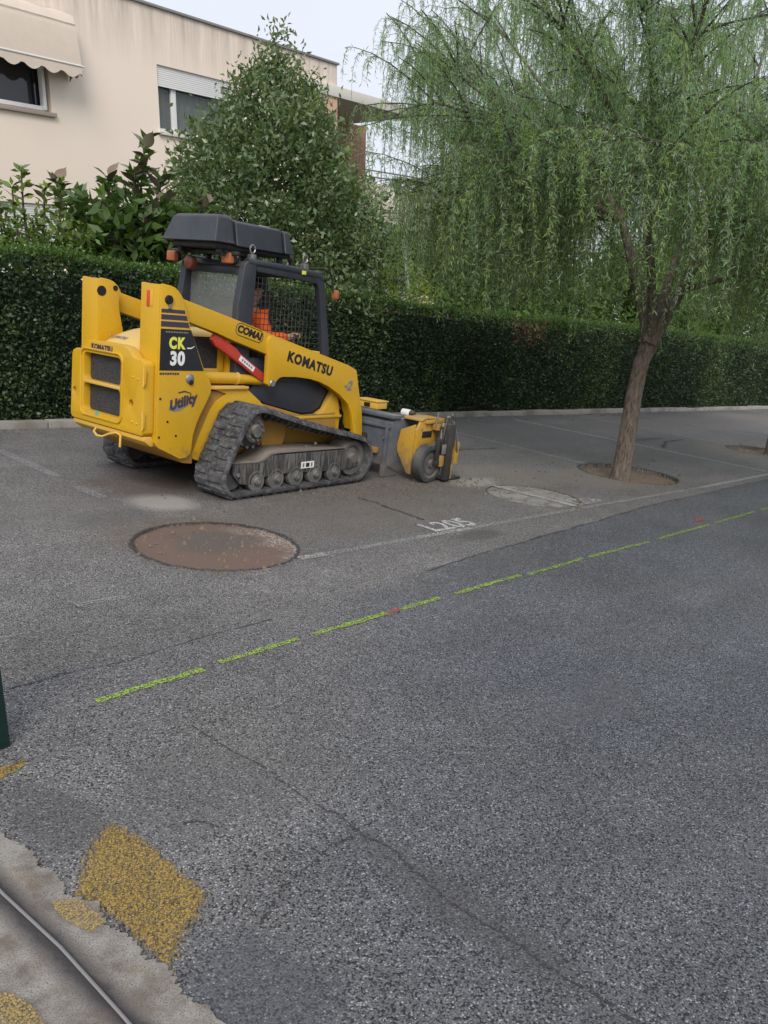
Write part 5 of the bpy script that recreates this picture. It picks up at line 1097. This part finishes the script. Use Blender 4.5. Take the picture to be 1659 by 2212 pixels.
# local axes: x along the wall, y into the house, z up; roof edge at z = 0
W1 = (-9.75, -8.40, -2.28, -1.10); W2 = (-5.88, -3.60, -2.27, -1.02); W3 = (-9.95, -8.37, -5.1, -3.88)
rect = lambda w: [(w[0], w[2]), (w[1], w[2]), (w[1], w[3]), (w[0], w[3])]
plate_holes('wall', 'pink_render', BL, [(-15, -9.5), (0, -9.5), (0, 0), (-15, 0)], [rect(W1), rect(W2), rect(W3)], 0, .30, 'y')
for x_, s in ((-.15, 1), (-14.85, -1)): bxo('wall', 'pink_render', BL, x_ - .15, x_ + .15 - .002, .302, 10, -9.5, 0, 0)
bxo('roof', 'roof_coping', BL, -14.7, -.3, .30, 10, -.45, -.25, 0); bxo('roof_coping', 'roof_coping', BL, -15.05, .05, -.05, .36, .002, .055, .01)
def window(w, kind):
    x0, x1, z0, z1 = w
    fr = plate_holes('window', 'white_window_paint' if kind != 1 else 'brown_window_paint', BL, rect(w), [rect((x0 + .07, x1 - .07, z0 + .07, z1 - .05))], .10, .16, 'y')
    bxo('sill', 'canopy_concrete' if kind != 1 else 'brown_window_paint', fr, x0 - .06, x1 + .06, -.07, .10, z0 - .075, z0 - .003, .006)
    if kind == 1:
        mobj('pane', [(x0, .22, z0), (x1, .22, z0), (x1, .22, z1), (x0, .22, z1)], [(0, 1, 2, 3)], 'dark_window_glass', fr)
        bxo('casement', 'white_window_paint', fr, x1 - .16, x1 - .10, -.02, .10, z0 + .03, z1, .006); bxo('casement', 'white_window_paint', fr, x0, x1 - .10, .02, .09, z0 + .02, z0 + .09, .006)
    else:
        mobj('pane', [(x0, .14, z0), (x1, .14, z0), (x1, .14, z1), (x0, .14, z1)], [(0, 1, 2, 3)], 'win_glass', fr)
        b = BM()
        nx = 60; xs = [x0 + (x1 - x0) * i / nx for i in range(nx + 1)]
        vs = [(x_, .24 + .02 * math.sin(i * 1.3), z) for i, x_ in enumerate(xs) for z in (z0, z1)]
        mobj('curtain', vs, [(2 * i, 2 * i + 2, 2 * i + 3, 2 * i + 1) for i in range(nx)], 'net_curtain', fr, 60)
        bxo('mullion', 'white_window_paint', fr, x0 + .42, x0 + .55, .095, .165, z0 + .05, z1 - .05, .006)
    if kind in (2, 3):
        zb = z1 - (.39 if kind == 2 else 1.0)
        sh = bxo('roller_shutter', 'white_window_paint', fr, x0 + .03, x1 - .03, .05, .075, zb, z1, .003)
        z_ = zb; sm = None
        while z_ < z1 - .03:
            if sm is None: q = bxo('slat', 'white_window_paint', sh, x0 + .035, x1 - .035, .038, .052, 0, .034, .005); sm = q.data
            else: q = bpy.data.objects.new('slat', sm); C.objects.link(q); q.parent = sh
            q.location = (0, 0, z_); z_ += .039
    return fr
glass('win_glass', (.10, .12, .12), .55)
window(W1, 1); window(W2, 2); window(W3, 3)
# awning over the first window
aw = BM(); top = -.55; x0, x1 = -9.9, -7.98; nx = 30
def awz(t): return [(-.02, top), (-.22, top - .36), (-.40, top - .80), (-.42, top - .95)][t]
rowsA = []
for (yy, zz) in ((-.02, top), (-.28, top - .10), (-.35, top - .36), (-.39, top - .66), (-.42, top - .92)):
    rowsA.append([aw.verts.new((x0 + (x1 - x0) * i / nx, yy, zz + .012 * math.sin(i * .7 + zz * 9))) for i in range(nx + 1)])
rowsA.append([aw.verts.new((x0 + (x1 - x0) * i / nx, -.425, top - 1.05 - .10 * abs(math.sin(i * math.pi / 6 + .3)) + .01)) for i in range(nx + 1)])
for a, b in zip(rowsA, rowsA[1:]):
    for i in range(nx): aw.faces.new((a[i], a[i + 1], b[i + 1], b[i]))
awo = bobj('awning', aw, 'awning_cloth', BL, smooth=60)
tubeo('awning_bar', WHT, awo, [(x0, -.42, top - .93), (x1 + .05, -.42, top - .93)], .018, 8)
mobj('awning_end_flap', [(x1 + .002, -.02, top - .02), (x1 + .002, -.27, top - .11), (x1 + .002, -.35, top - .38), (x1 + .002, -.41, top - .93), (x1 + .002, -.41, top - 1.10), (x1 + .002, -.33, top - 1.04), (x1 + .002, -.25, top - 1.12), (x1 + .002, -.14, top - 1.05), (x1 + .002, -.02, top - 1.16)], [list(range(9))], 'awning_underside', awo)
for k in range(1): tubeo('awning_seam', 'awning_underside' and WHT, awo, [(x0, -.335 - .035 * k, top - .22 - .26 * k), (x1, -.335 - .035 * k, top - .24 - .26 * k)], .008, 5)
# flat canopy, recessed wing and balcony
bxo('canopy_slab', 'canopy_concrete', BL, -1.35, 3.54, -.06, 4.0, -.755, -.50, .01)
bxo('recessed_wall', 'orange_render', BL, -1.3, .0, -.012, -.002, -4.0, -.76, 0); bxo('recessed_wall', 'brick_red_render', BL, .01, 4.2, 2.2, 2.5, -9, -.76, 0)
bxo('wing_wall', 'pale_render', BL, 4.6, 16, 6, 6.3, -9, -2.6, 0)
bxo('balcony_parapet', 'pale_render', BL, 5.2, 9.4, 3.0, 3.2, -3.6, -2.25, .01); bxo('balcony_slab', 'canopy_concrete', BL, 5.1, 9.5, 2.95, 6, -3.85, -3.61, .01)
for z_ in (-2.05, -1.85): tubeo('balcony_rail', STEEL, BL, [(5.2, 3.1, z_), (9.4, 3.1, z_)], .025, 6)
for k in range(5): tubeo('rail_post', STEEL, BL, [(5.3 + k * 1.0, 3.1, -2.25), (5.3 + k * 1.0, 3.1, -1.83)], .02, 6)
bxo('balcony_door', 'dark_window_glass', BL, 5.6, 8.4, 5.97, 5.995, -6.0, -4.0, 0)

# low garden wall, stones and lamp post seen above the hedge
gw = empty('garden_wall', 'low pale wall with coping showing between hedge and pepper tree', 'wall', (13.4, 13.5, 0), .1)
bxo('wall_face', 'pale_render', gw, -2.2, 3.2, 0, .2, 0, 2.05, .01); bxo('wall_coping', 'roof_coping', gw, -2.25, 3.25, -.05, .25, 2.052, 2.12, .01)
sp = BM(); rr = random.Random(3)
for k in range(26):
    b = bmesh.ops.create_icosphere(sp, subdivisions=1, radius=rr.uniform(.06, .15)); off = Vector((rr.gauss(0, .38), rr.gauss(0, .15), 0)); z_ = 1.72 + .28 * math.exp(-(off.x / .45) ** 2) * rr.random()
    for v in b['verts']: v.co = Vector((v.co.x * rr.uniform(.9, 1.3), v.co.y, v.co.z * .6)) + off + Vector((0, 0, z_))
rock = bobj('rockery', sp, 'stone_pile', None, smooth=30, loc=(12.35, 11.2, 0)); tag(rock, 'heap of pale stones just above the hedge', 'stones')
rb_ = bxo('rockery_base', 'earth', rock, -.9, .9, -.3, .3, 0, 1.7, .05)
lp = empty('lamp_post', 'thin pale green pole standing behind the hedge at the pepper tree edge', 'pole', (11.85, 10.9, 0))
tubeo('pole', 'galvanised_pole', lp, [(0, 0, 0), (0, 0, 2.0), (-.27, .05, 3.0)], .035, 10); latheo('pole_base', 'galvanised_pole', lp, [(.09, 0), (.09, .03), (.05, .06), (.045, .4)], (0, 0, 0), 'z', 12)

# green gate post at the left edge of the view
gp_ = empty('gate_post', 'dark green metal gate post at the left edge of the road', 'post', (.985, 2.70, .018)); gp_.rotation_euler = (-GRAV).to_track_quat('Z', 'Y').to_euler(); gp_.rotation_euler = (math.asin(-.02), math.asin(-.0985), 0)
bxo('post_tube', GRN, gp_, -.09, .082, -.05, .05, -.02, 1.75, .006); bxo('post_cap', GRN, gp_, -.095, .08, -.055, .055, 1.75, 1.765, .004)

# fallen leaves along the kerb and round the pits
nf = 320; fx = np.concatenate([rng.uniform(2, 22, 260), rng.normal(9.3, 1.1, 60)]); fy = np.concatenate([HY(fx[:260]) - .17 - rng.exponential(.12, 260), rng.normal(4.7, .8, 60)]); fz = np.full(nf, .012)
lv = leaves('fallen_leaves', np.stack([fx, fy, fz], 1), np.stack([rng.normal(size=nf), rng.normal(size=nf), np.full(nf, .05)], 1), .035, .014, 'dead_leaf', None); tag(lv, 'small brown leaves lying along the kerb and under the pepper tree', 'leaves', kind='stuff')

# loose stones and soil crumbs in and round the planting pits
dv, df = [], []
for (cx_, cy_, r_) in PITS:
    for i in range(260):
        a = rng.uniform(0, 6.28); q = r_ * rng.uniform(.15, 1.25); x, y = cx_ + q * math.cos(a), cy_ + q * math.sin(a); s_ = abs(rng.normal(0, .008)) + .004; z0 = -.04 if q < r_ * .97 and r_ > .58 else (-.012 if q < r_ * .97 else .001); b = len(dv); a2 = rng.uniform(0, 6.28)
        for k in range(4): dv.append((x + s_ * math.cos(a2 + k * 1.57), y + s_ * math.sin(a2 + k * 1.57), z0))
        dv.append((x, y, z0 + s_ * 1.1)); df += [(b, b + 1, b + 4), (b + 1, b + 2, b + 4), (b + 2, b + 3, b + 4), (b + 3, b, b + 4)]
ob = mobj('loose_stones', dv, df, 'pit_soil', lot); ob['kind'] = 'stuff'
# dust kicked up by the cutter
n = NT('dust_haze_volume'); n.t.nodes.remove(n.b); pv = n.n('ShaderNodeVolumePrincipled'); pv.inputs['Color'].default_value = (.62, .58, .54, 1); pv.inputs['Anisotropy'].default_value = .2
tcx = n.n('ShaderNodeTexCoord'); ln = n.n('ShaderNodeVectorMath', operation='LENGTH'); n.l(tcx.outputs['Object'], ln.inputs[0]); fo = n.ramp(ln.outputs['Value'], [(.1, 1.0), (.95, 0.0)])
nz_ = n.n('ShaderNodeTexNoise'); nz_.inputs['Scale'].default_value = 2.2; n.l(tcx.outputs['Object'], nz_.inputs['Vector'])
n.l(n.math('MULTIPLY', n.math('MULTIPLY', fo, n.ramp(nz_.outputs['Fac'], [(.35, .1), (.7, 1.0)])), 1.5), pv.inputs['Density']); n.l(pv.outputs[0], n.out.inputs['Volume'])
bm = BM(); bmesh.ops.create_icosphere(bm, subdivisions=3, radius=1.0); me = bpy.data.meshes.new('dust_cloud'); bm.to_mesh(me); bm.free()
dc = link('dust_cloud', me, n, None, None, (6.05, 5.45, .16)); dc.scale = (.60, .50, .30); tag(dc, 'thin grey dust rising between the track and the milling attachment', 'dust', kind='stuff')
